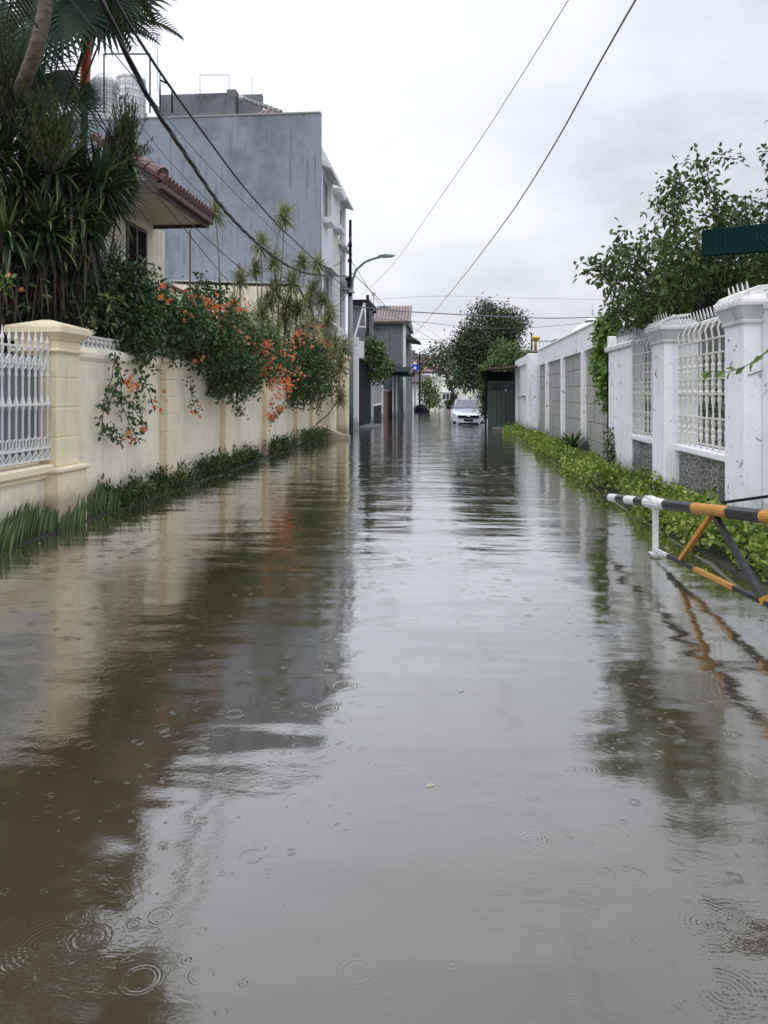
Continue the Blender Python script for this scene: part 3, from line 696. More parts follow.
b=MB(); b.box(LX-.05,LX+.05,y0,y0+.06,-.3,zt); b.box(LX-.05,LX+.05,y1-.12,y1,-.3,zt); b.box(LX-.05,LX+.05,y0+.06,y1-.12,zt-.05,zt+.03); b.build('gate_frame', M['white_clean'], t)
# grey house with faded tiles
t = thing('grey_house','two storey grey house with faded tiled roof and black canopy down the street','house',(-5,52,-.3))
Y=50.5; xr=XY(404,Y); xl2=XY(371,Y); zt=ZP(322,xr,Y); ye=60.0
MB().box(xl2-.3,xr,Y,ye,-.3,zt).build('wall', M['grey_house'], t)
MB().box(xr-.06,xr+.10,Y-.05,Y+.3,-.3,zt).build('corner_trim', M['white_clean'], t)
b=MB(); zr=ZP(307,xr,Y+2); n=15
for k in range(n):
    x=xl2-.4+(xr+.35-xl2+.4)*k/(n-1); b.tube([(x,Y-.35,zt-.05),(x,Y+2.2,zr+.05)],[.115,.10],7)
b.build('roof', M['tile_far'], t)
MB().prism([(xl2-.3,Y-.2,zt-.04),(xl2-.3,Y+2.2,zr),(xl2-.3,ye,zt-.04)],(xr-xl2+.5,0,0)).build('gable', M['grey_house'], t)
MB().prism([(xr+.1,53,ZP(335,xr,54)),(xr+.95,53,ZP(341,xr,54)-.1),(xr+.1,53,ZP(341,xr,54))],(0,4,0)).build('side_eave', M['fascia'], t)
A=P(382,369,44.5); C=P(409,374,44.5)
b=MB(); b.box(A[0],C[0],44,49.5,C[2]-.05,C[2]+.1); b.prism([(A[0],43.8,C[2]+.1),(C[0],43.8,C[2]+.1),(C[0],49.5,A[2]+.25),(A[0],49.5,A[2]+.25)],(0,0,.05)); b.build('canopy', M['black_metal'], t)
MB().box(XY(383,49.8),XY(400,49.8),49.7,49.9,0,ZP(374,-4,49.8)).build('carport_back', M['sheet'], t)
for px in (393,396.5): 
    x=XY(px,46); MB().box(x-.05,x+.05,46,46.1,-.3,ZP(374,x,46)).build('canopy_post', M['white_clean'], t)
t = thing('black_gate','low black barred gate beyond the brown gate','gate',(-3.6,53,-.3))
b=MB(); y=47.8
while y < 60: b.box(-3.66,-3.63,y,y+.10,-.2,2.0); y+=.22
b.box(-3.68,-3.61,47.8,60,1.95,2.05); b.box(-3.68,-3.61,47.8,60,.3,.4); b.build('gate_panel', M['black_metal'], t)
for yy in (52.3,56.5,60.1): MB().cbox(-3.8,-3.5,yy-.15,yy+.15,-.3,2.35,.02).build('post', M['concrete'], t)
t = thing('annex','narrow dark grey annex with a flat roof and white diagonal rail behind the tall pole','building',(XY(359,44),44,-.3))
A=P(350,306,44); C=P(367,306,44)
MB().box(A[0],C[0],44,48,-.3,A[2]).build('wall', M['grey_house'], t)
MB().box(A[0]-.1,C[0]+.15,43.8,48.2,A[2],A[2]+.35).build('roof', M['black_metal'], t)
b=MB(); b.tube([P(354.5,338,43.4),P(364.5,303,43.4)],.06,6); b.tube([P(364.5,303,43.4),P(367,335,43.4)],.05,6); b.tube([P(357,327,43.4),P(366.3,327,43.4)],.04,6); b.build('rail', M['white_clean'], t)
# far left houses
def far_house(name,label,x0,x1,y0,y1,h,mat,roofmat,rh=.9,over=.3,wins=()):
    t = thing(name,label,'house',((x0+x1)/2,y0,-.3))
    MB().box(x0,x1,y0,y1,-.3,h).build('wall', M[mat], t)
    xm=(x0+x1)/2
    b=MB(); b.prism([(x0-over,y0-over,h),(x1+over,y0-over,h),(x1+over,y0+1.6,h+rh),(x0-over,y0+1.6,h+rh)],(0,0,.12))
    b.prism([(x0-over,y0+1.6,h+rh),(x1+over,y0+1.6,h+rh),(x1+over,y1+over,h),(x0-over,y1+over,h)],(0,0,.12)); b.build('roof', M[roofmat], t)
    for (wx0,wx1,wz0,wz1) in wins:
        w=MB(); w.box(wx0,wx1,y0-.05,y0-.003,wz0,wz1); wf=w.build('window', M['white_clean'], t)
        mm=(wx0+wx1)/2
        MB().box(wx0+.06,mm-.04,y0-.07,y0-.052,wz0+.06,wz1-.06).build('pane', M['glass'], wf); MB().box(mm+.04,wx1-.06,y0-.07,y0-.052,wz0+.06,wz1-.06).build('pane', M['glass'], wf)
    return t
far_house('terrace_house','small dark red fronted house with a low grey canopy near the round blue sign',-8,-3.35,61,68,3.0,'brown_door','rust',.5,.35)
far_house('terrace_house','low white walled house just behind the far dark pole',-8,XY(425,74),74,80,ZP(383,-2.6,74),'white_clean','fascia',.7,.45)
t = far_house('apartment_house','wide far building under a weathered red roof above the blue sign',XY(400,112),XY(452,112),112,124,ZP(372,-3,112),'pink_wall','pink_wall',2.4,.5)
MB().box(XY(409,113),XY(415,113),113,114,5,ZP(350,-4,113)).build('chimney', M['grey_house'], t)
Y=96; 
t = thing('cream_house','two storey cream house closing the end of the street','house',(XY(455,Y),Y,-.3))
x0=XY(424,Y); xm=XY(441,Y); x1=XY(474,Y)
b=MB(); b.box(x0,xm,Y+.6,Y+8,-.3,ZP(377,xm,Y)); b.box(xm,x1,Y,Y+8,-.3,ZP(375,xm,Y)); b.build('wall', M['facade_yellow'], t)
b=MB(); b.box(x0-.3,XY(438,Y),Y+.1,Y+8,ZP(377,xm,Y),ZP(373.5,xm,Y)); b.build('roof', M['white_clean'], t)
b=MB(); b.prism([(XY(441,Y),Y-1.2,ZP(393,xm,Y)),(XY(458,Y),Y-1.2,ZP(393,xm,Y)),(XY(458,Y),Y-.02,ZP(390,xm,Y)),(XY(441,Y),Y-.02,ZP(390,xm,Y))],(0,0,.12)); b.build('canopy', M['tile_pale'], t)
w=MB().box(XY(444.5,Y),XY(454.5,Y),Y-.08,Y-.003,ZP(384.5,xm,Y),ZP(379,xm,Y)).build('window', M['white_clean'], t)
for a,c in ((445.2,447.6),(449,451),(452,454)): MB().box(XY(a,Y),XY(c,Y),Y-.10,Y-.082,ZP(384,xm,Y),ZP(379.5,xm,Y)).build('pane', M['glass'], w)
w=MB().box(XY(443,Y),XY(457,Y),Y-.06,Y-.003,ZP(399,xm,Y),ZP(394.5,xm,Y)).build('window', M['glass'], t)
b=MB()
for px in (446,449.5,453): b.box(XY(px,Y)-.08,XY(px,Y)+.08,Y-.09,Y-.062,ZP(399,xm,Y),ZP(394.5,xm,Y))
b.build('frame', M['white_clean'], w)
t = tag(MB().box(XY(438.5,90),XY(470,90),90,90.2,-.3,ZP(399.5,xm,90)).build('boundary_wall', M['white_clean']),'low white boundary wall across the end of the street','wall')
# round blue sign
Y=66; A=P(415,368,Y)
t = thing('round_sign','round blue sign on a thin post down the street','sign',(A[0],Y,-.3))
MB().lathe(0,0,[(.001,0),(.36,0),(.36,.04),(.001,.04)],24)
b=MB(); 
ring=lambda yy,r:[(A[0]+r*math.cos(a),yy,A[2]+r*math.sin(a)) for a in np.linspace(0,2*math.pi,25)[:-1]]
b.loft([ring(Y,.34),ring(Y+.05,.34)]); b.build('sign_disc', M['blue'], t)
b=MB(); b.loft([ring(Y-.02,.12),ring(Y-.003,.12)]); b.build('sign_mark', M['white_clean'], t)
b=MB(); b.box(A[0]-.14,A[0]+.14,Y,Y+.05,A[2]+.3,A[2]+.5); b.build('sign_crest', M['white_clean'], t)
MB().tube([(A[0],Y+.1,-.3),(A[0],Y+.1,A[2])],.05,6).build('post', M['galv'], t)
# tarp-covered heap
Y=62; x0=XY(414.5,Y); x1=XY(429.5,Y)
rings=[]
for i in range(9):
    f=i/8; x=x0+(x1-x0)*f; hh=.62*math.sin(math.pi*min(1,max(0,.12+f*.8)))**.6*(1 if f<.6 else 1-(f-.6)*1.3)
    rings.append([(x,Y-.7,-.2),(x,Y-.62,hh*.6),(x,Y-.3,hh*.97+.03*math.sin(i*2)),(x,Y+.3,hh),(x,Y+.62,hh*.6),(x,Y+.7,-.2)])
tag(MB().loft(rings).build('covered_heap', M['black_metal'], None, smooth=True),'low dark heap under a black tarpaulin at the foot of the far pole','tarpaulin')

# ================================================================== RIGHT SIDE
KX = 2.17; PX = 2.70; RX = 2.86; SX = 3.10
# kerb and planted verge
def kerb():
    b=MB(); rings=[]
    for i in range(61):
        y = 3.0+i*(30.5-3.0)/60
        w = .012*math.sin(y*3.1)+.01*math.sin(y*7.7); x=KX+w-.012*max(0,y-9)*.0
        dx = -.13*max(0,(7-y))/4
        rings.append([(x+dx,y,-.3),(x+dx+.01,y,-.004+w*.5),(x+dx+.02,y,.003+w*.5),(x+dx+.045,y,.004+w*.5),(x+dx+.115,y,-.3)])
    b.loft(rings); return struct(b.build('kerb', M['kerb']))
kerb()
struct(MB().box(KX+.11,3.2,2.0,30.4,-.3,.012).build('verge_soil', M['soil']))
tag(MB().cbox(1.72,2.8,30.2,31.4,-.3,.10,.02).build('entrance_slab', M['kerb']),'mossy concrete entrance slab before the white gate on the planted side','slab')

# pillars and spear grilles of the near wall
def edge(px, X): return YX(px, X)
p3n, p3f = edge(744.4,PX), edge(724.5,PX)
p2n, p2f = edge(664.5,PX), edge(652,PX)
t = thing('fence_wall','white fence wall with spear grilles and pebble panels behind the barrier','wall',(RX,9,-.3))
g2 = (p3f, p2n)                    # bay between near and second pillar
yp1 = edge(614,2.95)               # end of the near wall
endp0 = edge(632,RX)
g1 = (p2f, endp0)
b=MB(); b.box(RX,RX+.2,endp0,yp1+.15,-.3,2.22); b.build('end_panel', M['white_wall'], t)
b=MB(); b.box(RX,RX+.2,1.5,p3n,-.3,2.22); b.build('near_panel', M['white_wall'], t)
for (y0,y1) in (g1,g2):
    # pebble-dash foot, sill, grille
    MB().box(RX+.02,RX+.17,y0,y1,-.3,.74).build('pebble_panel', M['pebble'], t)
    b=MB(); b.cbox(RX-.03,RX+.2,y0,y1,.74,.82,.012); b.build('sill', M['white_wall'], t)
    b=MB(); gx=RX+.015; n=max(4,int((y1-y0)/.205)); 
    for k in range(n+1):
        y=y0+.04+(y1-y0-.08)*k/n
        b.box(gx-.009,gx+.009,y-.009,y+.009,.82,2.06)
        for z,r in ((1.08,.026),(1.50,.030),(1.80,.026)):
            b.lathe(gx,y,[(.008,z-.11),(r,z-.03),(r*.5,z+.0),(r*.9,z+.05),(.008,z+.13)],6)
        for z in (.93,1.34,1.66):
            b.lathe(gx,y,[(.008,z+.10),(.024,z+.05),(.008,z-.07)],6)
        # bars arch over backwards at the top
        b.tube([(gx,y,2.05),(gx-.02,y,2.16),(gx+.02,y,2.25),(gx+.12,y,2.31),(gx+.26,y,2.33)],.013,5)
    for z in (.88,1.18,1.45,1.62,1.90,2.06): b.box(gx-.013,gx+.013,y0,y1,z-.009,z+.009)
    b.build('grille', M['grille_white'], t)
    b=MB(); b.tube([(RX+.10,y0,2.26),(RX+.10,y1,2.26)],.05,8); b.build('top_roll', M['coping'], t)
b=MB()   # curved coping bars over the whole wall with flat spear spikes
y=2.0
while y < yp1+.1:
    z0=2.30
    inp = (p3n-.05<y<p3f+.05) or (p2n-.05<y<p2f+.05)
    if inp: z0=2.38
    x=RX+.02-(.13 if inp else 0)
    for dxx in (0,):
        b.prism([(x+.0,y-.024,z0),(x+.0,y+.024,z0),(x-.01,y+.024,z0+.04),(x-.025,y,z0+.115),(x-.01,y-.024,z0+.04)],(.008,0,0))
    y += .115
b.build('spikes', M['white_metal'], t)
MB().cbox(RX-.04,RX+.3,endp0-.05,yp1+.2,2.20,2.30,.02).build('coping', M['coping'], t)
MB().cbox(RX-.04,RX+.3,1.5,p3n-.1,2.20,2.30,.02).build('coping', M['coping'], t)
for i,(y0,y1,lb) in enumerate(((p3n,p3f,'thick cracked white pillar with weathered cap beside the barrier'),(p2n,p2f,'white pillar with weathered cap between the two spear grilles'))):
    t = thing('wall_pillar',lb,'pillar',(PX+.2,(y0+y1)/2,-.3),'white wall pillars')
    b=MB(); b.cbox(PX,RX+.26,y0,y1,-.3,2.18,.012); b.build('shaft', M['white_wall'], t)
    b=MB()
    b.cbox(PX-.025,RX+.28,y0-.025,y1+.025,2.10,2.14,.01)
    b.frustum((PX-.01,RX+.27,y0-.01,y1+.01),2.14,(PX-.06,RX+.30,y0-.06,y1+.06),2.25)
    b.cbox(PX-.08,RX+.32,y0-.08,y1+.08,2.25,2.31,.015)
    b.frustum((PX-.07,RX+.31,y0-.07,y1+.07),2.31,(PX+.10,RX+.2,y0+.12,y1-.12),2.41)
    b.build('cap', M['coping'], t)
    b=MB()
    for k in range(6):
        y=y0-.06+(y1-y0+.12)*k/5
        b.tube([(PX-.08,y,2.31),(PX-.02,y,2.38),(PX+.10,y,2.43),(PX+.30,y,2.45)],.011,5)
    b.build('arched_bar', M['white_metal'], t)
b=MB(); b.tube([(RX-.004,p3n-.006,.1),(RX-.004,p3n-.006,2.1)],.006,4); o=b.build('seam', M['coping']); tt=[x for x in bpy.data.objects if x.name=='wall_pillar.001'][0]; o.parent=tt; o.matrix_parent_inverse=Matrix.Translation(-tt.location)
# grooved border and cracks on the near pillar's side panel
for (zz0,zz1,yy) in ((.1,1.62,p3n-.004),):
    b=MB(); b.tube([(PX+.03,yy,1.62),(PX+.20,yy,1.68)],.004,4); b.tube([(PX+.10,yy-.0,1.05),(PX+.14,yy,1.02),(PX+.19,yy,1.06)],.003,4)
    o=b.build('crack', M['black_metal']); 
    tt=[x for x in bpy.data.objects if x.name=='wall_pillar.001'][0]; o.parent=tt; o.matrix_parent_inverse=Matrix.Translation(-tt.location)
for (x,y,z) in ((PX-.012,(p3n+p3f)/2,1.72),(PX-.012,(p2n+p2f)/2,1.72)):
    b=MB(); b.tube([(x,y,z-.05),(x-.02,y,z-.03),(x-.02,y,z+.02),(x,y+.03,z+.04)],.005,5)
    tag(b.build('wall_hook', M['rust']), 'small rusty hook on the '+('cracked white pillar nearest the barrier' if y<8 else 'white pillar between the grilles'),'hook')

# slim white post, and the panel wall
t = tag(MB().cbox(2.86,3.0,yp1+.02,yp1+.16,-.3,ZP(335,2.95,yp1)-.02,.01).build('post', M['white_clean']),'slim white post where the panel wall meets the fence wall','post')
ya0 = edge(527,2.78)
t = thing('panel_wall','long white topped wall of grey precast panels along the planted verge','wall',(SX,20,-.3))
y0 = edge(611,SX); y1 = ya0-.70
zb, ztp = 2.45, 2.96
b=MB(); b.box(SX,SX+.16,y0,y1,zb,ztp); b.cbox(SX-.03,SX+.19,y0,y1,ztp,ztp+.06,.012); b.build('top_band', M['white_wall'], t)
for k in range(6):
    za=-.3 if k==0 else .0+.41*k+.0; zc=.41*(k+1)
    b=MB(); b.cbox(SX+.06,SX+.13,y0,y1,za+.006,zc-.006,.006); b.build('panel', M['precast'], t)
for px in (582,561.5,546,535.5):
    yy=edge(px,SX-.03); MB().cbox(SX-.05,SX+.15,yy-.07,yy+.07,-.3,zb,.01).build('post', M['white_wall'], t)
b=MB(); b.box(SX-.012,SX-.002,18,22,ztp-.30,ztp-.285); 
t = thing('white_gate','white sheet gate between white piers at the end of the panel wall','gate',(2.8,30,-.3))
ya=edge(527,2.78); yb=edge(516.6,2.78)
b=MB(); b.box(2.83,2.87,ya,yb,.05,2.55); b.build('gate_panel', M['white_clean'], t)
b=MB(); n=4
for z in (.2,1.35,2.5): b.box(2.80,2.83,ya,yb,z,z+.06)
b.build('rail', M['white_clean'], t)
b=MB(); b.cbox(2.74,3.1,ya-.75,ya-.02,-.3,2.88,.02); b.build('pier', M['white_wall'], t)
b=MB(); b.cbox(2.74,3.0,yb,yb+.3,-.3,2.82,.02); b.build('pier', M['white_wall'], t)
b=MB(); b.box(2.72,3.05,ya-1.95,yb+.3,2.82,2.95) if False else b.box(2.76,2.95,ya,yb,2.56,2.86); b.build('lintel', M['white_wall'], t)
b=MB(); b.tube([(2.78,ya+.9,1.36),(2.73,ya+.95,1.36),(2.73,ya+1.6,1.36),(2.78,ya+1.65,1.36)],.03,5); b.build('handle', M['rust'], t)

# green side gate with sheet canopy
Y=32.6
t = thing('green_gate','dark green steel double gate under a flat sheet canopy beside the silver car','gate',(2.2,Y,-.3))
A=P(487.5,381,Y); C=P(506,381,Y); E=P(515.5,381,Y); zt=A[2]
for (x0,x1) in ((A[0],C[0]-.02),(C[0]+.02,E[0])):
    lf=MB(); n=max(3,int((x1-x0)/.16))
    for k in range(n):
        lf.box(x0+(x1-x0)*k/n+.008,x0+(x1-x0)*(k+1)/n-.008,Y,Y+.03,-.15,zt-.42)
    lf.box(x0,x1,Y-.02,Y+.04,zt-.06,zt); lf.box(x0,x1,Y-.02,Y+.04,zt-.46,zt-.40); lf.box(x0,x0+.05,Y-.02,Y+.04,-.3,zt-.06); lf.box(x1-.05,x1,Y-.02,Y+.04,-.3,zt-.06); lf.box(x0+.05,x1-.05,Y-.02,Y+.04,.9,.95)
    for k in range(1,5): lf.box(x0+(x1-x0)*k/5-.008,x0+(x1-x0)*k/5+.008,Y,Y+.02,zt-.40,zt-.06)
    lo=lf.build('gate_leaf', M['green_steel'], t)
    MB().box(x0+.05,x1-.05,Y+.05,Y+.055,zt-.40,zt-.06).build('opening', M['glass'], lo)
MB().box(A[0]-.12,A[0]-.02,Y,Y+.15,-.3,ZP(371,A[0],Y)).build('post', M['black_metal'], t)
MB().box(E[0]+.02,E[0]+.2,Y,Y+.2,-.3,ZP(369,E[0],Y)).build('post', M['black_metal'], t)
MB().box(A[0],E[0],Y+.06,Y+.08,-.2,zt-.46).build('backing_sheet', M['green_steel'], t)
MB().box(A[0],E[0],Y+.8,Y+.9,zt-.2,ZP(371,A[0],Y)).build('back_board', M['black_metal'], t)
A=P(480.5,371,Y); C=P(518,366,Y)
MB().prism([(A[0],Y-1.2,A[2]-.03),(A[0]+.3,Y-1.2,A[2]+.10),(C[0],Y-1.2,C[2]),(C[0],Y-1.2,C[2]-.09),(A[0]+.3,Y-1.2,A[2]+.02)],(0,3.0,0)).build('canopy', M['galv'] if False else M['fascia'], t)

# dome and its mosque body
Y=58; cx=XY(592.5,Y); r=25/F*D(cx,Y); zc=ZP(347,cx,Y)
t = thing('domed_building','white domed roof with a finial showing above the panel wall','dome',(cx,Y,-.3))
MB().box(cx-3.2,cx+3.2,Y-3,Y+3,-.3,zc-.5).build('wall', M['facade'], t)
MB().lathe(cx,Y,[(r*.98,zc-.5),(r,zc)]+[(r*math.cos(a),zc+r*1.02*math.sin(a)) for a in np.linspace(.1,1.30,12)]+[(r*.27,zc+r*1.0),(r*.30,zc+r*1.02),(r*.30,zc+r*1.07),(r*.22,zc+r*1.10),(r*.05,zc+r*1.22)],32).build('dome', M['dome'], t, smooth=True)
MB().lathe(cx,Y,[(.08,zc+r*1.2),(.04,zc+r*1.32),(.12,zc+r*1.36),(.04,zc+r*1.42),(.08,zc+r*1.48),(.02,zc+r*1.52),(.012,zc+r*1.8)],8).build('finial', M['galv'], t)
MB().lathe(cx,Y,[(r*.29,zc+r*1.0),(r*.31,zc+r*1.01),(r*.31,zc+r*1.045),(r*.29,zc+r*1.05)],24).build('vent_ring', M['glass'], t)
# terrace with pale railing and yellow ball
Y=50
A=P(529,364,Y); C=P(566,351,Y)
t = thing('terrace_building','brick terrace with a pale blue railing and a yellow ball finial above the wall','building',(A[0],Y,-.3))
MB().box(A[0],C[0]+2.5,Y,Y+6,-.3,C[2]-.1).build('wall', M['brown_door'], t)
MB().box(A[0]-.1,C[0]+2.6,Y-.1,Y+6,C[2]-.1,C[2]+.05).build('slab', M['pink_wall'], t)
b=MB(); zt=ZP(342,A[0],Y); zm=C[2]+.05
x=XY(540,Y)
while x < C[0]+2.4: b.tube([(x,Y,zm),(x,Y,zt)],.02,5); x+=.2
b.box(XY(538,Y),C[0]+2.5,Y-.03,Y+.03,zt,zt+.06); b.build('railing', M['balus'], t)
x=XY(535.5,Y); zb=ZP(337.5,x,Y); MB().lathe(x,Y,[(.10,zm),(.10,zt+.05),(.07,zt+.1),(.14,zb-.22),(.30,zb-.10),(.33,zb),(.16,zb+.10),(.03,zb+.14)],14).build('finial', M['yellow'], t, smooth=True)
MB().tube([(XY(531.7,Y),Y,zm-.6),(XY(531.7,Y),Y,ZP(333,x,Y))],.05,6).build('post', M['black_metal'], t)
MB().box(XY(555,Y+1),XY(566,Y+1),Y+1,Y+3,zt,ZP(338,x,Y)).build('roof_box', M['grey_house'], t)
# grey water-tank house behind the right tree (dark panel glimpsed between branches)
Y=17; A=P(640,316,Y); C=P(700,298,Y)
t = thing('outbuilding','grey outbuilding with a dark sloping roof glimpsed through the tree branches','outbuilding',(A[0],Y,0))
MB().box(A[0]+.2,C[0]+5,Y,Y+5,0,A[2]).build('wall', M['grey_house'], t)
MB().prism([(A[0],Y-.3,A[2]),(C[0]+5.2,Y-.3,A[2]),(C[0]+5.2,Y+2.5,A[2]+.9),(A[0],Y+2.5,A[2]+.9)],(0,0,.1)).build('roof', M['sheet'], t)

# ------------------------------------------------------------------ swing barrier
t = thing('swing_barrier','striped swing barrier with black, white and yellow tube and triangular brace over the verge','barrier',(2.2,6,0))
a0 = Vector(P(609.5,497.5,8.35)); a1 = Vector(P(768,517,5.0)); ext = a1+(a1-a0)*.55
L = (a1-a0).length
def at_px(px):      # point on the tube whose picture column is px
    lo,hi=0.,1.6
    for _ in range(40):
        m=(lo+hi)/2; p=a0+(a1-a0)*m; x=384+F*(p.x*CS+p.y*SN)/D(p.x,p.y)
        if x<px: lo=m
        else: hi=m
    return a0+(a1-a0)*lo
marks=[(608,'black'),(611,'white'),(618.5,'black'),(627,'white'),(637,'black'),(646,'white'),(666,'black'),(695,'yellow'),(730,'black'),(764,'yellow'),(806,'black'),(860,None)]
for (p0,c),(p1,_) in zip(marks[:-1],marks[1:]):
    A=at_px(p0); B=at_px(p1); MB().tube([A,B],.044 if p0>666 else .043,16).build('stripe_band', M[c+'_gloss'], t, smooth=False)
A=at_px(609.2)
MB().tube([A-(a1-a0).normalized()*.02,A],[.036,.043],16).build('end_cap', M['black_gloss'], t)
# collar clamp
A=at_px(648); B=at_px(661); u=(B-A).normalized()
b=MB(); b.tube([A,B],.052,10); b.box(A.x-.03,A.x+.05,A.y-.22,A.y+.02,A.z+.03,A.z+.06); b.build('collar', M['white_gloss'], t)
# white foot post
f0=at_px(655.5); foot=Vector((f0.x,f0.y,.04))
b=MB(); b.box(f0.x-.022,f0.x+.022,f0.y-.022,f0.y+.022,.03,f0.z-.03); b.box(f0.x-.05,f0.x+.05,f0.y-.05,f0.y+.05,.022,.032); b.build('foot_post', M['white_gloss'], t)
g0=Vector((f0.x,f0.y,.06)); g1=Vector(P(768,604,4.75)); gd=g1-g0
def bar(A,B,w,h,mat,name):
    A=Vector(A);B=Vector(B); d=(B-A).normalized(); s=d.cross(Vector((0,0,1))).normalized(); u=s.cross(d)
    c=lambda p:[p-s*w-u*h,p+s*w-u*h,p+s*w+u*h,p-s*w+u*h]
    return MB().loft([c(A),c(B)]).build(name, M[mat], t)
bar(g0,g0+gd*.16,.012,.012,'white_gloss','lower_rail'); bar(g0+gd*.16,g0+gd*.45,.018,.015,'black_gloss','lower_rail')
bar(g0+gd*.45,g0+gd*.78,.019,.014,'yellow_gloss','lower_rail'); bar(g0+gd*.78,g0+gd*1.5,.018,.015,'black_gloss','lower_rail')
ap=at_px(713)-Vector((0,0,.04))
bar(ap-Vector((0,0,.0))+(a0-a1)*.01, g0+gd*.30+Vector((0,0,.02)), .017,.016,'yellow_gloss','brace')
bar(ap+(a1-a0)*.01, g0+gd*.97+Vector((0,0,.02)), .021,.019,'black_gloss','brace')
gu=g0+gd*.97
bar(gu+Vector((0,0,.0)), ap+(a1-a0)*.62+Vector((0,0,-.0)), .024,.022,'yellow_gloss','brace')
b=MB(); hp=a0+(a1-a0)*1.5; b.tube([(hp.x,hp.y,-.3),(hp.x,hp.y,hp.z+.25)],.06,12); b.build('hinge_post', M['black_gloss'], t)
A=P(723,502.5,6.6); B=P(800,492,5.6)
tag(MB().tube([A,B],.012,8).build('iron_rod', M['black_metal']),'thin black iron rod just above the striped barrier tube','rod')

# ------------------------------------------------------------------ street name plate
Y=5.85
t = thing('street_sign','dark green street name plate with faded lettering hanging before the tree','sign',(P(768,240,Y)[0],Y,0))
tl=Vector(P(702.5,231,Y+.12)); bl=Vector(P(702.5,256,Y+.12)); tr=Vector(P(768,224,Y)); br=Vector(P(768,251,Y))
dt=tr-tl; db=br-bl; tr=tl+dt*1.75; br=bl+db*1.75; n=(tr-tl).cross(bl-tl).normalized()*-.025
MB().prism([tl,tr,br,bl],n).build('plate', M['sign_green'], t)
fr=MB(); 
fr.tube([tl,tr],.008,6); fr.tube([bl,br],.008,6); fr.tube([tl,bl],.008,6); fr.build('plate_frame', M['sign_green'], t)
cu=bpy.data.curves.new('tmp','FONT'); cu.body='Jl. K'; cu.size=.17; cu.extrude=.0015; cu.space_character=1.35
to=bpy.data.objects.new('tmp',cu); col.objects.link(to)
ex=(tr-tl).normalized(); ez=(tl-bl).normalized(); en=ex.cross(ez).normalized(); ez=en.cross(ex)
bpy.context.view_layer.update()
me=bpy.data.meshes.new_from_object(to); bpy.data.objects.remove(to)
front = -n.normalized() if (-n).dot(Vector((0,-1,0)))>0 else n.normalized()
orig=bl+ex*.07+ez*.035+front*(.003 if (-n).dot(Vector((0,-1,0)))>0 else .028)
mat4=Matrix((( ex.x,ez.x,en.x,orig.x),(ex.y,ez.y,en.y,orig.y),(ex.z,ez.z,en.z,orig.z),(0,0,0,1)))
me.transform(mat4); me.transform(Matrix.Translation(-t.location)); me.materials.clear(); me.materials.append(M['sign_mark'])
lo=bpy.data.objects.new('lettering',me); col.objects.link(lo); lo.parent=t
pp=tl+(tr-tl)*.97
MB().tube([(pp.x,pp.y+.05,-.3),(pp.x,pp.y+.05,pp.z+.1)],.03,10).build('post', M['sign_green'], t)

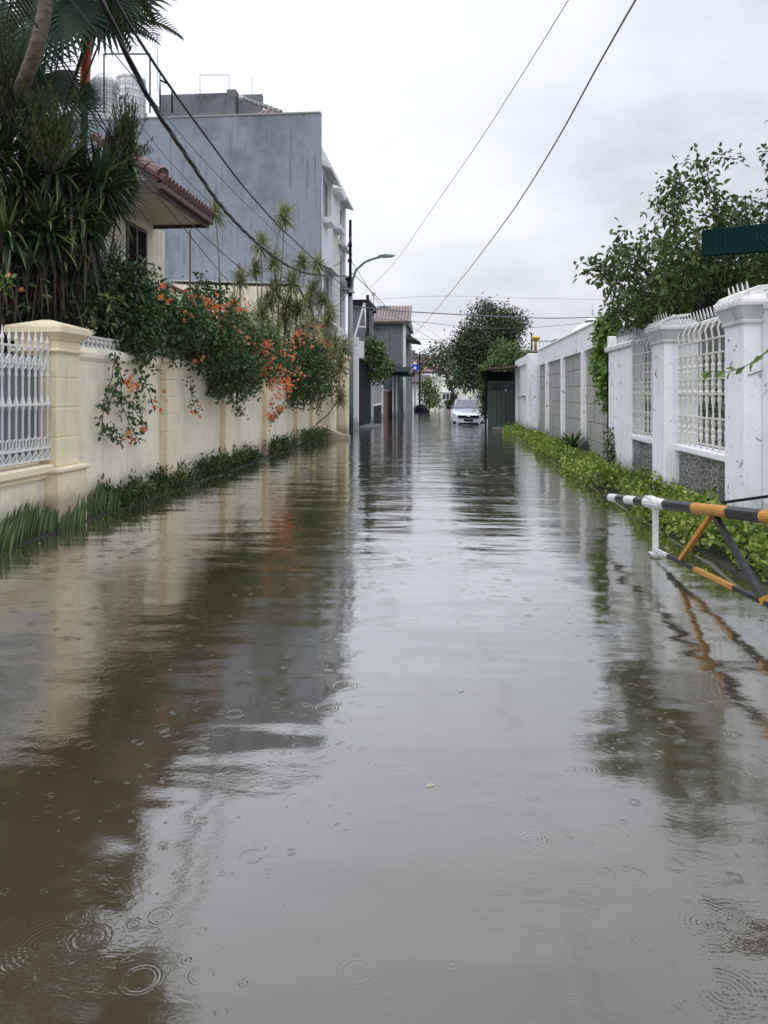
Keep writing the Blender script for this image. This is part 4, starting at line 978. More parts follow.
# ------------------------------------------------------------------ silver car
def car():
    cy=36.0; cx=(XY(450.5,cy)+XY(486.5,cy))/2; g=-.30
    t = thing('parked_car','silver hatchback standing in the flood facing down the street','car',(cx,cy,g))
    def sec(y,hw,zs,zb,zt,tw,k=.06):     # ring for station y: sill half width, belt, top
        return [(cx-hw*.94,y,g+zs),(cx-hw,y,g+zs+.12),(cx-hw,y,g+zb-.05),(cx-hw*.97,y,g+zb),(cx-tw,y,g+zt-.03),(cx-tw*.75,y,g+zt),(cx,y,g+zt+.015),
                (cx+tw*.75,y,g+zt),(cx+tw,y,g+zt-.03),(cx+hw*.97,y,g+zb),(cx+hw,y,g+zb-.05),(cx+hw,y,g+zs+.12),(cx+hw*.94,y,g+zs)]
    st=[(0.0,.66,.24,.52,.62,.55),(.04,.74,.20,.60,.72,.62),(.16,.81,.18,.70,.80,.66),(.42,.84,.18,.80,.88,.70),(.85,.845,.18,.90,.98,.72),(1.15,.845,.18,.94,1.03,.74),
        (2.0,.845,.18,.97,1.05,.76),(3.0,.845,.18,.98,1.05,.76),(3.5,.82,.20,.96,1.02,.74),(3.66,.74,.28,.85,.92,.68)]
    MB().loft([sec(cy+y,hw,zs,zb,zt,tw) for y,hw,zs,zb,zt,tw in st]).build('body', M['silver'], t, smooth=True)
    def cab(y,wb,wt,zb,zt):
        return [(cx-wb,cy+y,g+zb),(cx-wt,cy+y,g+zt-.06),(cx-wt*.86,cy+y,g+zt),(cx,cy+y,g+zt+.02),(cx+wt*.86,cy+y,g+zt),(cx+wt,cy+y,g+zt-.06),(cx+wb,cy+y,g+zb)]
    MB().loft([cab(1.00,.72,.70,1.0,1.03),cab(1.68,.745,.60,1.0,1.44),cab(2.1,.75,.61,1.0,1.49),cab(2.9,.75,.60,1.0,1.47),cab(3.3,.73,.56,1.0,1.40),cab(3.6,.68,.55,.98,1.02)]).build('cabin', M['silver'], t, smooth=False)
    # windscreen
    def pane(pts,off,mat,name): 
        return MB().prism(pts,off).build(name, M[mat], t)
    pane([(cx-.665,cy+1.03,g+1.055),(cx+.665,cy+1.03,g+1.055),(cx+.535,cy+1.63,g+1.425),(cx-.535,cy+1.63,g+1.425)],(0,-.022,.03),'windscreen','windscreen')
    for s in (-1,1):
        pane([(cx+s*.742,cy+1.35,g+1.07),(cx+s*.75,cy+3.1,g+1.07),(cx+s*.63,cy+2.95,g+1.40),(cx+s*.625,cy+1.85,g+1.40)],(s*.02,0,.004),'glass','side_window')
        # headlight
        o=MB().prism([(cx+s*.47,cy-.005,g+.66),(cx+s*.74,cy+.07,g+.66),(cx+s*.80,cy+.20,g+.84),(cx+s*.66,cy+.12,g+.82)],(0,-.035,.0)).build('headlight', M['headlight'], t)
        # mirror
        mo=MB(); mo.loft([[(cx+s*.80,cy+1.18,g+1.03),(cx+s*.80,cy+1.30,g+1.03),(cx+s*.80,cy+1.30,g+1.09),(cx+s*.80,cy+1.18,g+1.09)],
                          [(cx+s*.90,cy+1.14,g+1.00),(cx+s*.90,cy+1.30,g+1.00),(cx+s*.90,cy+1.30,g+1.15),(cx+s*.90,cy+1.14,g+1.15)],
                          [(cx+s*1.02,cy+1.18,g+1.02),(cx+s*1.02,cy+1.28,g+1.02),(cx+s*1.02,cy+1.28,g+1.12),(cx+s*1.02,cy+1.18,g+1.12)]])
        mo.build('mirror', M['black_metal'] if s<0 else M['silver'], t)
        MB().prism([(cx+s*.55,cy-.01,g+.34),(cx+s*.73,cy+.02,g+.34),(cx+s*.73,cy+.02,g+.46),(cx+s*.60,cy-.01,g+.46)],(0,-.02,0)).build('fog_lamp', M['black_metal'], t)
        for wy in (.62,3.0):
            wh=MB(); n=20
            ringw=lambda x,r:[(x,cy+wy+r*math.cos(a),g+.28+r*math.sin(a)) for a in np.linspace(0,2*math.pi,n+1)[:-1]]
            xx=cx+s*.70; wh.loft([ringw(xx,.28),ringw(xx+s*.15,.28),ringw(xx+s*.16,.25)]); w=wh.build('wheel', M['tyre'], t)
            MB().loft([ringw(xx+s*.161,.18),ringw(xx+s*.168,.17)]).build('rim', M['galv'], w)
    b=MB(); b.prism([(cx-.46,cy-.02,g+.60),(cx+.46,cy-.02,g+.60),(cx+.52,cy+.03,g+.77),(cx-.52,cy+.03,g+.77)],(0,-.03,0)); b.build('grille', M['black_metal'], t)
    b=MB(); b.prism([(cx-.46,cy-.045,g+.755),(cx+.46,cy-.045,g+.755),(cx+.50,cy-.0,g+.795),(cx-.50,cy-.0,g+.795)],(0,-.03,0)); b.build('chrome_bar', M['chrome'], t)
    b=MB(); b.prism([(cx-.07,cy-.05,g+.68),(cx+.07,cy-.05,g+.68),(cx+.06,cy-.05,g+.76),(cx-.06,cy-.05,g+.76)],(0,-.02,0)); b.build('emblem', M['chrome'], t)
    b=MB(); b.prism([(cx-.50,cy-.005,g+.31),(cx+.50,cy-.005,g+.31),(cx+.44,cy-.012,g+.40),(cx-.44,cy-.012,g+.40)],(0,-.02,0)); b.build('intake', M['black_metal'], t)
    b=MB(); b.prism([(cx-.72,cy-.002,g+.20),(cx+.72,cy-.002,g+.20),(cx+.70,cy-.02,g+.29),(cx-.70,cy-.02,g+.29)],(0,-.02,0)); b.build('lower_lip', M['silver'], t)
    b=MB(); b.box(cx-.22,cx+.22,cy-.05,cy-.03,g+.46,g+.57); b.build('number_plate', M['black_metal'], t)
    b=MB(); b.tube([(cx-.35,cy+1.02,g+1.075),(cx+.1,cy+1.05,g+1.11)],.008,4); b.tube([(cx+.1,cy+1.02,g+1.075),(cx+.5,cy+1.06,g+1.12)],.008,4); b.build('wiper', M['black_metal'], t)
    b=MB(); b.prism([(cx-.60,cy+.10,g+.815),(cx+.60,cy+.10,g+.815),(cx+.59,cy+.105,g+.822),(cx-.59,cy+.105,g+.822)],(0,-.01,0)); b.build('bonnet_gap', M['black_metal'], t)
car()

# ================================================================== PLANTS
def colonize(trunk, attr, step=.2, kill=.3, infl=3.0, iters=140, up=.05, rtip=.006, expo=2.4):
    pos=[np.array(p,float) for p in trunk]; par=[-1]+list(range(len(trunk)-1))
    A=np.array(attr,float); near=np.full(len(A),1e9); idx=np.zeros(len(A),int)
    def upd(k0):
        for k in range(k0,len(pos)):
            d=np.linalg.norm(A-pos[k],axis=1); m=d<near; near[m]=d[m]; idx[m]=k
    upd(0)
    for it in range(iters):
        if len(A)==0: break
        acc={}
        for i in range(len(A)):
            if near[i]<infl*(3 if it<25 else 1):
                v=(A[i]-pos[idx[i]]); acc.setdefault(idx[i],[]).append(v/(np.linalg.norm(v)+1e-9))
        if not acc: break
        k0=len(pos)
        for k,vs in acc.items():
            d=np.mean(vs,axis=0)+rng.normal(size=3)*.12; d[2]+=up; d/=np.linalg.norm(d)+1e-9
            pos.append(pos[k]+d*step); par.append(k)
        upd(k0); keep=near>kill; A=A[keep]; near=near[keep]; idx=idx[keep]
    n=len(pos); r=np.zeros(n); kids=[[] for _ in range(n)]
    for k in range(1,n): kids[par[k]].append(k)
    for k in range(n-1,-1,-1):
        r[k]=rtip if not kids[k] else max(rtip, sum(r[c]**expo for c in kids[k])**(1/expo))
    return np.array(pos),par,kids,r
def branches(name,pos,par,kids,r,mat,parent,n=6,rmin=0,scale=1.):
    b=MB(); stack=[(0,None)]
    while stack:
        s,pp=stack.pop(); chain=[pp] if pp is not None else []; k=s
        while True:
            chain.append(k)
            if not kids[k]: break
            ks=sorted(kids[k],key=lambda c:-r[c])
            for c in ks[1:]: stack.append((c,k))
            k=ks[0]
        if len(chain)<2 or r[chain[1 if pp is not None else 0]]<rmin: continue
        rr=[r[c]*scale for c in chain]
        if pp is not None: rr[0]=rr[1]
        b.tube([pos[c] for c in chain],rr,n if rr[0]>.02 else 4)
    return b.build(name,mat,parent,smooth=True)
def ell(c,r,n,shell=0.):
    v=rng.normal(size=(n,3)); v/=np.linalg.norm(v,axis=1,keepdims=True)
    u=rng.random((n,1))**(1/3); 
    if shell: u=1-(1-u)*(1-shell)
    return np.array(c)+v*u*np.array(r)
def E(px,py,Y,rx,ry,rd):      # ellipsoid from picture extent at depth Y
    X,_,Z=P(px,py,Y); s=D(X,Y)/F; return (X,Y,Z),(rx*s,rd,ry*s)
def leaves_around(name,centers,per,rad,L,W,mat,parent,down=.25,out=None):
    c=np.repeat(np.asarray(centers),per,axis=0); N=len(c)
    off=rng.normal(size=(N,3))*rad; p=c+off
    d=off/(np.linalg.norm(off,axis=1,keepdims=True)+1e-9)*.7+rng.normal(size=(N,3))*.55; d[:,2]-=down
    if out is not None: d+=np.asarray(out)
    sz=rng.uniform(.65,1.25,N)
    return leaf_mesh(name,p,d,L*sz,W*sz,mat,parent)

# --- big leafy tree behind the white fence
t = thing('leafy_tree','leafy green tree with sparse spreading branches behind the white spear fence','tree',(4.0,10.8,0))
ats=[]
for px,py,Y,rx,ry,rd,n in ((705,240,10.6,52,62,1.1,120),(655,262,10.4,42,45,.9,80),(612,276,10.0,26,20,.5,26),(592,268,9.9,14,9,.3,8),(745,262,10.8,45,55,1.1,80),(690,180,10.5,24,24,.5,24),
                         (706,158,10.5,8,12,.2,6),(668,205,10.5,20,22,.6,24),(655,305,10.6,42,22,.8,44),(715,295,11,60,26,1.2,60),(800,240,10.8,45,85,1.2,60),(765,155,10.8,9,8,.3,6),(625,245,10.2,18,14,.4,14),(835,200,11,40,70,1.3,36),(840,110,10.6,52,60,1.2,70),(800,150,10.6,24,30,.8,24)):
    c,r=E(px,py,Y,rx,ry,rd); ats.append(ell(c,r,n))
arc=[P(px,py,10.5) for px,py in ((712,180),(720,165),(729,157),(737,154),(745,157),(749,161))]
ats.append(np.array(arc)); ats.append(np.array([P(px,py,9.8) for px,py in ((640,270),(620,262),(603,262),(588,266),(578,264))])); ats.append(np.array([P(px,py,10) for px,py in ((650,250),(630,240),(615,250))]))
A=np.concatenate(ats)
bx,by,bz=P(690,394,10.9)
tr=[(bx+.25,10.9,0),(bx+.2,10.9,.4),(bx+.1,10.88,.8),(bx,10.86,1.2),(bx-.05,10.85,1.6),(bx-.02,10.8,2.0)]
pos,par,kids,r=colonize(tr,A,step=.14,kill=.17,infl=2.2,up=.02,rtip=.0045,expo=2.15)
branches('trunk',pos,par,kids,r,M['bark_dark'],t)
tips=pos[(r<.0095)]; 
tips=pos[(r<.0125)&(pos[:,2]>2.2)]
leaves_around('crown',tips,13,.062,.092,.05,M['leaf_tree'],t,down=.15)
dense=np.concatenate([ell(*E(px,py,Y,rx,ry,rd),n) for px,py,Y,rx,ry,rd,n in ((626,308,11.6,16,12,.4,30),(650,318,11.8,26,14,.4,50),(690,286,11.4,68,30,.7,240),(735,268,11.6,52,40,.7,210),(690,245,11.2,30,34,.5,36),(810,250,11.6,50,70,.8,220))])
leaves_around('crown',dense,11,.085,.085,.043,M['leaf_tree'],t)

# dark shrubs further back behind the fence so that bays are filled as in the photograph
t = thing('garden_shrub','dense dark garden shrub seen through the white spear grilles','shrub',(4.6,9,0))
MB().tube([(4.6,9.3,0),(4.55,9.3,1.4)],[.06,.02],6).build('trunk', M['bark_dark'], t)
cl=np.concatenate([ell((4.7,8.6,1.4),(.8,1.6,1.0),150),ell((4.6,12.2,1.5),(.7,1.5,.9),90),ell((5.6,8,2.0),(1.2,1.5,.9),120)])
leaves_around('crown',cl,9,.1,.11,.055,M['leaf_vine'],t)

# --- yellow green creepers on the verge
N=0; cs=[]
for y in np.arange(4.6,30.0,.12):
    lim = 2.3+.10*math.sin(y*1.3)+.05*math.sin(y*4.1)
    if y<7: lim += .02
    if 11.8<y: lim -= .10
    if y>22: lim -= .12*(y-22)/6
    for k in range(10 if y<20 else 6):
        x=rng.uniform(lim,3.06 if y>yp1 else 2.88); e=(x-lim)/.7
        hh=(.03+.31*math.sin(math.pi*min(1,e*.75+.2))*(0.35+.65*math.sin(y*1.9+x*3+math.sin(y*5))**2))*(1 if y>6.6 else .6)*(.8 if y>12 else 1)
        if y<6.0 and rng.random()<.25: continue
        cs.append((x,y+rng.uniform(-.06,.06),max(.04,hh*rng.uniform(.55,1.0))))
cs=np.array(cs)
o=leaves_around('ground_cover',cs,13,.055,.062,.05,M['leaf_cover'],None,down=-.35)
o['kind']='stuff'; o['label']='yellow green creeper leaves covering the verge below the white wall'
b=MB()
for k in range(260):
    y=rng.uniform(4.8,29); x=2.25+rng.random()*.6; p=[Vector((x,y,.02))]
    for j in range(4): p.append(p[-1]+Vector((rng.uniform(-.08,.08),rng.uniform(-.08,.08),rng.uniform(.02,.09))))
    b.tube(p,.004,3)
o=b.build('ground_cover_stems', M['leaf_weed']); o['kind']='stuff'; o['label']='thin creeper stems under the verge leaves'
# dark fern-like bush on the verge
c,_=E(573,438,17.6,1,1,1)
t = thing('fern_bush','dark fern bush standing higher among the bright verge creepers','fern',(2.85,17.6,0))
b=MB()
for k in range(60):
    a=rng.random()*6.28; el=rng.uniform(.5,1.4); b.strap((2.8,17.8,.05),(math.cos(a)*math.cos(el),math.sin(a)*math.cos(el),math.sin(el)),rng.uniform(.45,.75),.10,1.6,5)
b.build('frond', M['leaf_weed'], t)
# weeds at the foot of slim post
t = thing('foot_shrub','small dark climber at the foot of the slim white post','shrub',(2.85,yp1-.4,0))
leaves_around('foliage',ell((2.86,yp1-.35,.45),(.08,.22,.4),60),7,.05,.07,.045,M['leaf_weed'],t)

# --- bright vine hanging over the panel wall beside the post
t = thing('hanging_vine','bright green vine hanging over the panel wall beside the slim white post','vine',(3.0,15,2.9))
yv=edge(604,SX-.1)
cl=np.concatenate([ell((SX-.10,yv-.1,2.2),(.10,.34,.70),150),ell((SX-.04,yv-.30,2.86),(.10,.22,.10),24),ell((SX-.12,yv-.55,1.55),(.06,.18,.45),40)])
leaves_around('foliage',cl,8,.07,.115,.085,M['leaf_ivy'],t,down=.5)
b=MB()
for k in range(10):
    y=yv+rng.uniform(-.6,.4); p=[Vector((SX+.1,y,3.05)),Vector((SX-.06,y,3.0))]
    for j in range(7): p.append(p[-1]+Vector((rng.uniform(-.02,.02),rng.uniform(-.06,.06),-rng.uniform(.12,.26))))
    b.tube(p,.007,4)
b.build('stem', M['bark'], t)
# leafy shoot across the cracked pillar
t = thing('vine_shoot','thin leafy shoot crossing in front of the cracked white pillar','vine',(3.0,6.5,1.6))
ps=[Vector(P(px,py,6.6)) for px,py in ((790,345),(768,350),(758,358),(748,365),(738,369),(728,372),(715,371),(700,371))]
MB().tube(ps,.004,4).build('stem', M['leaf_weed'], t)
pp=[];dd=[]
for a_,c_ in zip(ps[:-1],ps[1:]):
    for f in (.2,.7):
        q=a_.lerp(c_,f); pp.append(q); dd.append((rng.uniform(-.6,0),rng.uniform(-.5,.2),-.5+rng.uniform(-.5,.6)))
leaf_mesh('leaves',pp,dd,.085,.05,M['leaf_ivy'],t)

# --- far right trees
def crown_tree(name,label,cat,trunk,ells,step,kill,per,rad,L,W,mat,bark='bark_dark',infl=4,rt=.015,extra=0,thr=1.6):
    t=thing(name,label,cat,trunk[0])
    A=np.concatenate([ell(*E(*e[:6]),e[6],.25) for e in ells])
    pos,par,kids,r=colonize(trunk,A,step,kill,infl,rtip=rt,up=.02)
    branches('trunk',pos,par,kids,r,M[bark],t)
    leaves_around('crown',pos[r<rt*thr],per,rad,L,W,M[mat],t)
    return t
bx=XY(487,43)
crown_tree('street_tree','large dense dark round tree overhanging the silver car','tree',[(bx+.5,43,-.2),(bx+.5,43,.8),(bx+.4,43,1.8),(bx+.2,43,2.6)],
    ((487,347,43,33,32,1.7,300),(505,325,43,20,18,1.2,110),(468,345,43,16,22,1.2,90),(476,370,42.5,22,20,1.3,130),(500,372,43,30,22,1.3,120),(485,312,43,16,8,.8,40)),.27,.29,44,.24,.15,.085,'leaf_far',thr=2.2)
bx=XY(512,37)
crown_tree('garden_tree','lighter green tree rising behind the gate canopy','tree',[(bx+.4,37,0),(bx+.4,37,1.0),(bx+.3,37,1.8)],
    ((512,362,36.5,18,14,.9,110),(497,366,36,14,10,.8,60),(505,350,37,12,9,.8,50),(522,358,37,9,10,.7,40)),.22,.24,26,.17,.13,.075,'leaf_far2',thr=2.2)
t = thing('gate_creeper','bright creeper covering the post of the green gate','creeper',(XY(486,33.5),33.5,0))
leaves_around('foliage',ell(*E(485,392,33.8,5,26,.4),130),10,.10,.13,.08,M['leaf_far2'],t)
bx=XY(440,80)
crown_tree('street_tree','dark spreading far tree above the cream house at the street end','tree',[(bx+1.5,80,-.2),(bx+1.3,80,1.8),(bx+.8,80,3)],
    ((440,362,80,20,10,3,110),(425,362,80,12,8,2,60),(455,360,78,14,14,2.5,80),(446,352,80,10,8,2,40),(458,378,76,12,12,2,70)),.6,.6,16,.42,.36,.2,'leaf_far',infl=8,rt=.03)
bx=XY(430,66)
t=crown_tree('roadside_bush','green roadside bush spilling over the flood beyond the dark heap','bush',[(bx-.4,66,-.2),(bx-.3,66,.6)],
    ((430,395,66,8,13,.9,80),(426,386,66,6,7,.8,36),(436,401,64,4,6,.6,26)),.3,.32,16,.22,.24,.14,'leaf_far2',rt=.02)
t = thing('wall_hedge','small clipped hedge before the low white wall at the street end','hedge',(XY(450,88),88,0))
leaves_around('foliage',ell(*E(450.5,402.5,88,6,2.6,.5),60),12,.12,.2,.12,M['leaf_far'],t)
# creeper over the black gate on the left
t = thing('gate_creeper','thick green creeper spilling over the top of the black gate','creeper',(LX,36,2))
cl=np.concatenate([ell(*E(371,347,34,5,7,.5),60),ell(*E(378,356,36,6,8,.5),70),ell(*E(386,366,38,6,6,.5),50),ell(*E(374,366,36,2.5,14,.2),34),ell(*E(381,374,37,2,10,.2),22),ell(*E(368,352,34,2,10,.2),18),ell(*E(377,348,36,9,5,.5),26)])
leaves_around('foliage',cl,10,.12,.16,.10,M['leaf_far2'],t,down=.4)

# --- left: weeds along the foot of the garden wall
cs=[]
for y in np.arange(9.0,19.6,.05):
    if math.sin(y*2.9)+math.sin(y*1.3+2)+.6*math.sin(y*7.1) < -.75: continue
    w=.03+.12*math.sin(y*1.7)**2+.08*math.sin(y*.8+1)**2
    if 8.9<y<9.4: w*=.5
    for k in range(5):
        x=-4.34+rng.random()*(w+.09); cs.append((x,y,rng.uniform(.02,.08+(.10+.14*math.sin(y*3.3)**2)*(1-(x+4.33)/(w+.24)))*(1 if y<12 else 1.15)))
for y in np.arange(20.6,24.0,.08):
    for k in range(5): cs.append((-4.3+rng.random()*.5,y,rng.uniform(.02,.36)))
o=leaves_around('weeds',np.array(cs),7,.05,.085,.028,M['leaf_weed'],None,down=-.5)
o['kind']='stuff'; o['label']='low dark weeds growing along the foot of the cream garden wall'
struct(MB().box(-4.36,-4.10,4.4,24,-.3,.012).build('verge_soil', M['soil']))
b=MB()
for k in range(1100):
    y=rng.uniform(5.2,8.95); x=-4.31+rng.random()**1.8*(.24+.10*math.sin(y*5))
    if math.sin(y*4.3)+math.sin(y*9.1+1)<-1.2: continue; a=rng.random()*6.28; el=rng.uniform(.9,1.5)
    b.strap((x,y,0),(math.cos(a)*math.cos(el)+.05,math.sin(a)*math.cos(el),math.sin(el)),rng.uniform(.18,.50)*(.75+.35*math.sin(y*3.7)**2)*(1.0-(x+4.3)*.6),rng.uniform(.012,.024),rng.uniform(.4,1.8),4)
for k in range(160):
    y=rng.uniform(8.6,12.0); x=-4.30+rng.random()*.35; a=rng.random()*6.28; el=rng.uniform(.8,1.5)
    b.strap((x,y,0),(math.cos(a)*math.cos(el),math.sin(a)*math.cos(el),math.sin(el)),rng.uniform(.12,.32),.014,rng.uniform(.4,1.5),4)
o=b.build('grass', M['leaf_weed']); o['kind']='stuff'; o['label']='dark grass blades at the foot of the fence in the flood'

# --- orange flowering vine (two plants)
def flowers(centers,parent,size=.05):
    pos=[];dr=[];L=[]
    for c in centers:
        nf=rng.integers(2,8)
        for k in range(nf):
            q=c+rng.normal(size=3)*.055; ax=rng.normal(size=3); ax[0]+=.8; ax[2]+=.1; ax/=np.linalg.norm(ax)
            s=np.cross(ax,[0,0,1.]); s/=np.linalg.norm(s)+1e-9; u=np.cross(s,ax)
            for j in range(5):
                a=j*2*math.pi/5+k; pos.append(q); dr.append(s*math.cos(a)+u*math.sin(a)+ax*.7); L.append(size*rng.uniform(.7,1.2))
    L=np.array(L); return leaf_mesh('blossom',np.array(pos),np.array(dr),L,L*.8,M['flower'],parent,curl=.3)
def strand(b,p0,n,step,drift,sag):
    p=[Vector(p0)]; d=Vector(drift)
    for j in range(n):
        d=(d+Vector((rng.uniform(-.25,.25),rng.uniform(-.25,.25),-sag+rng.uniform(-.1,.1)))).normalized(); p.append(p[-1]+d*step)
    b.tube(p,.0045,4); return [np.array(q) for q in p]
def vine(label,ells,fl,stems,n_str,base):
    t=thing('flowering_vine',label,'vine',base,'orange flowering vines on the cream wall')
    cl=np.concatenate([ell(*E(*e[:6]),e[6],.2) for e in ells]); 
    leaves_around('foliage',cl,9,.085,.085,.055,M['leaf_vine'],t,down=.45)
    b=MB(); extra=[]
    for s in stems:
        p=[Vector(P(px,py,YX(px,-4.24) if py>340 else Y)) for px,py,Y in s]; b.tube(p,.006,4)
        for a_,c_ in zip(p[:-1],p[1:]):
            m=max(2,int((c_-a_).length/.07))
            for k in range(m): extra.append(np.array(a_.lerp(c_,k/m)))
    for k in range(n_str):
        c=cl[rng.integers(len(cl))]; extra+=strand(b,c,6,.08,(rng.uniform(-.2,.6),rng.uniform(-.5,.5),rng.uniform(-.6,.5)),.12)[2:]
    # woody stems from behind the wall
    for k in range(14):
        c=cl[rng.integers(len(cl))]; r0=Vector((base[0],base[1]+rng.uniform(-.5,.5),.1)); m=Vector(((r0.x+c[0])/2-.1,(r0.y+c[1])/2,max(2.2,c[2])))
        b.tube([r0,Vector((r0.x,r0.y,1.6)),m,Vector(c)],[.025,.02,.012,.006],5)
    b.build('stem', M['bark'], t)
    leaves_around('foliage',np.array(extra),4,.035,.07,.048,M['leaf_vine'],t,down=.5)
    fc=[]
    for (px,py,Y,rx,ry,n) in fl:
        c,r=E(px,py,YX(px,-4.2 if py>400 or (px<170 and py>360) else -3.95),rx,ry,.2)
        for k in range(n):
            q=np.array(c)+rng.normal(size=3)*np.array(r)*.95; fc.append(q+np.array([.04,-.04,0]))
    flowers(fc,t)
    return t
vine('broad dark vine with orange blossoms draped over the cream wall below the house',
 ((120,318,10.3,36,26,.5,190),(160,320,11.3,40,28,.6,250),(200,338,12.6,36,34,.6,290),(235,352,14.4,28,32,.7,240),(225,372,13.6,30,24,.5,170),(250,368,15.6,20,20,.6,110),(150,292,11.6,16,14,.3,36),(135,345,10.2,20,14,.3,50),(262,350,16.2,16,26,.5,90),(205,300,13.2,22,10,.4,60)),
 ((214,312,12.6,12,8,8),(203,304,12.4,10,5,5),(232,325,13.2,9,5,5),(247,348,14.2,7,10,8),(231,330,13.8,5,8,3),(155,293,11.2,4,5,2),(160,302,11,3,3,1),(118,381,10,2,2,1),(140,384,10.3,4,3,2),(197,412,12.4,2,2,2),(118,437,9.9,3,2,1),(192,318,11.8,2,2,1),(263,365,15.2,7,12,9),(199,360,11.9,2,3,1),(225,352,12.9,3,2,1),(156,405,10.6,1,1,1),(262,300+47,15.4,5,5,3)),
 (((115,352,9.9),(112,378,9.8),(104,400,9.7),(102,425,9.7),(108,437,9.7),(118,441,9.8)),((115,352,9.9),(122,380,9.9),(120,400,9.9),(130,425,10),(140,444,10)),((120,395,9.9),(133,408,10),(142,420,10.1),(148,430,10.1)),
  ((122,378,9.9),(112,395,9.8),(106,412,9.8)),((135,355,10.2),(142,375,10.2),(150,395,10.3),(155,412,10.3)),((104,425,9.7),(115,432,9.8),(126,437,9.9)),((140,380,10.2),(136,400,10.1),(142,418,10.1)),
  ((190,380,12),(192,400,12.1),(197,413,12.2)),((230,395,13.5),(238,408,13.7),(245,416,13.8)),((155,300,11.4),(156,280,11.4),(153,262,11.4)),((148,300,11.3),(146,285,11.3))),
 90,(-4.9,13,0))
vine('round vine thick with orange blossoms at the far end of the cream wall',
 ((300,365,20.5,28,30,.9,330),(275,360,18.6,18,24,.7,130),(320,378,22.5,18,24,.7,150),(296,392,20.4,20,14,.6,90)),
 ((263,372,17.2,8,12,14),(275,380,17.8,9,9,14),(283,350,18.4,8,6,9),(295,338,19.2,9,5,9),(308,333,20,6,5,6),(322,350,21.2,5,9,9),(327,366,21.8,4,8,8),(331,385,22,4,7,8),(281,395,18,6,9,12),(273,408,17.7,4,6,6),(262,356,17,6,6,8),(330,400,22.3,4,5,4),(270,420,17.6,3,3,3),(285,372,18.4,8,5,6),(334,404,22.3,2,2,2),(310,345,20,8,5,4)),
 (((285,405,19),(276,412,18.6),(270,422,18.4)),((315,400,21.5),(312,408,21.5))),60,(-4.9,20,0))
# leaves peeking at the far left edge
t = thing('garden_shrub','small shrub tip with a pink flower beside the palm skirt above the grille','shrub',(P(5,282,7.6)[0],7.6,0))
cc=np.array([P(px,py,7.6) for px,py in ((-6,286),(2,284),(8,286),(-2,282),(4,290))])
leaves_around('foliage',cc,6,.03,.07,.05,M['leaf_ivy'],t)
flowers([np.array(P(12,282,7.6))],t,.035)
MB().tube([(cc[0][0]-.3,7.7,0),tuple(cc[0])],.01,5).build('stem', M['bark'], t)

# --- tufted cane plants behind the wall
tufts=((284,217,13),(215,213,11),(261,245,12),(274,262,11),(318,265,11),(313,290,11),(322,300,10),(292,283,13),(275,290,12),(240,278,10),(298,310,12),(262,312,12),(233,305,12),(325,330,12),(310,325,13),(285,320,12),(335,345,12),(250,335,12),(328,318,10),(345,348,10),(300,340,12),(222,330,9),(340,365,11),(270,335,12),(340,398,9),(255,268,9),(302,262,9),(330,312,9),(288,305,9),(268,300,9),(245,318,9),(318,350,10),(296,352,10),(228,318,8),(308,302,8))
plants=[]
for i in range(5):
    px=(230,262,290,315,333)[i]; Y=(17.2,19.5,20.5,22.5,24.5)[i]
    lb=('leaning cane plant with pale leaf tufts nearest the house','tall cane plant with pale leaf tufts before the grey wall','tallest cane plant with a high single tuft before the grey wall','cane plant with pale tufts by the corner of the grey building','low cane plant with long tufts beside the cream pier')[i]
    plants.append((px,Y,thing('cane_plant',lb,'plant',(XY(px,Y)-.6,Y,0),'tufted cane plants behind the cream wall')))
byp={i:[] for i in range(5)}
for (px,py,r_) in tufts:
    i=min(range(5),key=lambda k:abs(plants[k][0]-px)+ (0 if not(px==215) else 0)); byp[i].append((px,py,r_))
for i,(px0,Y,t) in enumerate(plants):
    b=MB(); lf=MB()
    for (px,py,rr) in byp[i]:
        Yq=Y+rng.uniform(-.6,.6); c=Vector(P(px,py,Yq)); r_=rr*D(c.x,Yq)/F*1.65
        base=Vector((min(-4.75,XY(px*.4+px0*.6+rng.uniform(-6,14),Y)),Y,.0)); mid=Vector(((base.x*.35+c.x*.65)+rng.uniform(-.1,.1),(base.y+c.y)/2,c.z*.6))
        b.tube([base,base.lerp(mid,.5)+Vector((.05,0,.1)),mid,mid.lerp(c,.6)+Vector((.03,0,.05)),c],[.03,.026,.02,.017,.014],6)
        for k in range(210):
            a=rng.random()*6.28; el=rng.uniform(-.9,1.45); d=(math.cos(a)*math.cos(el),math.sin(a)*math.cos(el),math.sin(el))
            lf.strap(c+Vector((0,0,rng.uniform(-.12,.04))),d,r_*rng.uniform(.5,1.15),.03,1.1,3)
    b.build('stem', M['stem_grey'], t); lf.build('leaves', M['leaf_tuft'], t)
# low undergrowth between the canes
t = thing('undergrowth_shrub','leafy shrub filling between the cane stems above the wall','shrub',(-5.4,20,0))
cl=np.concatenate([ell(*E(280,325,21.5,42,22,1.),150),ell(*E(322,350,24,20,22,.8),80)]); 
leaves_around('foliage',cl,9,.14,.17,.03,M['leaf_tuft'],t,down=-.2)

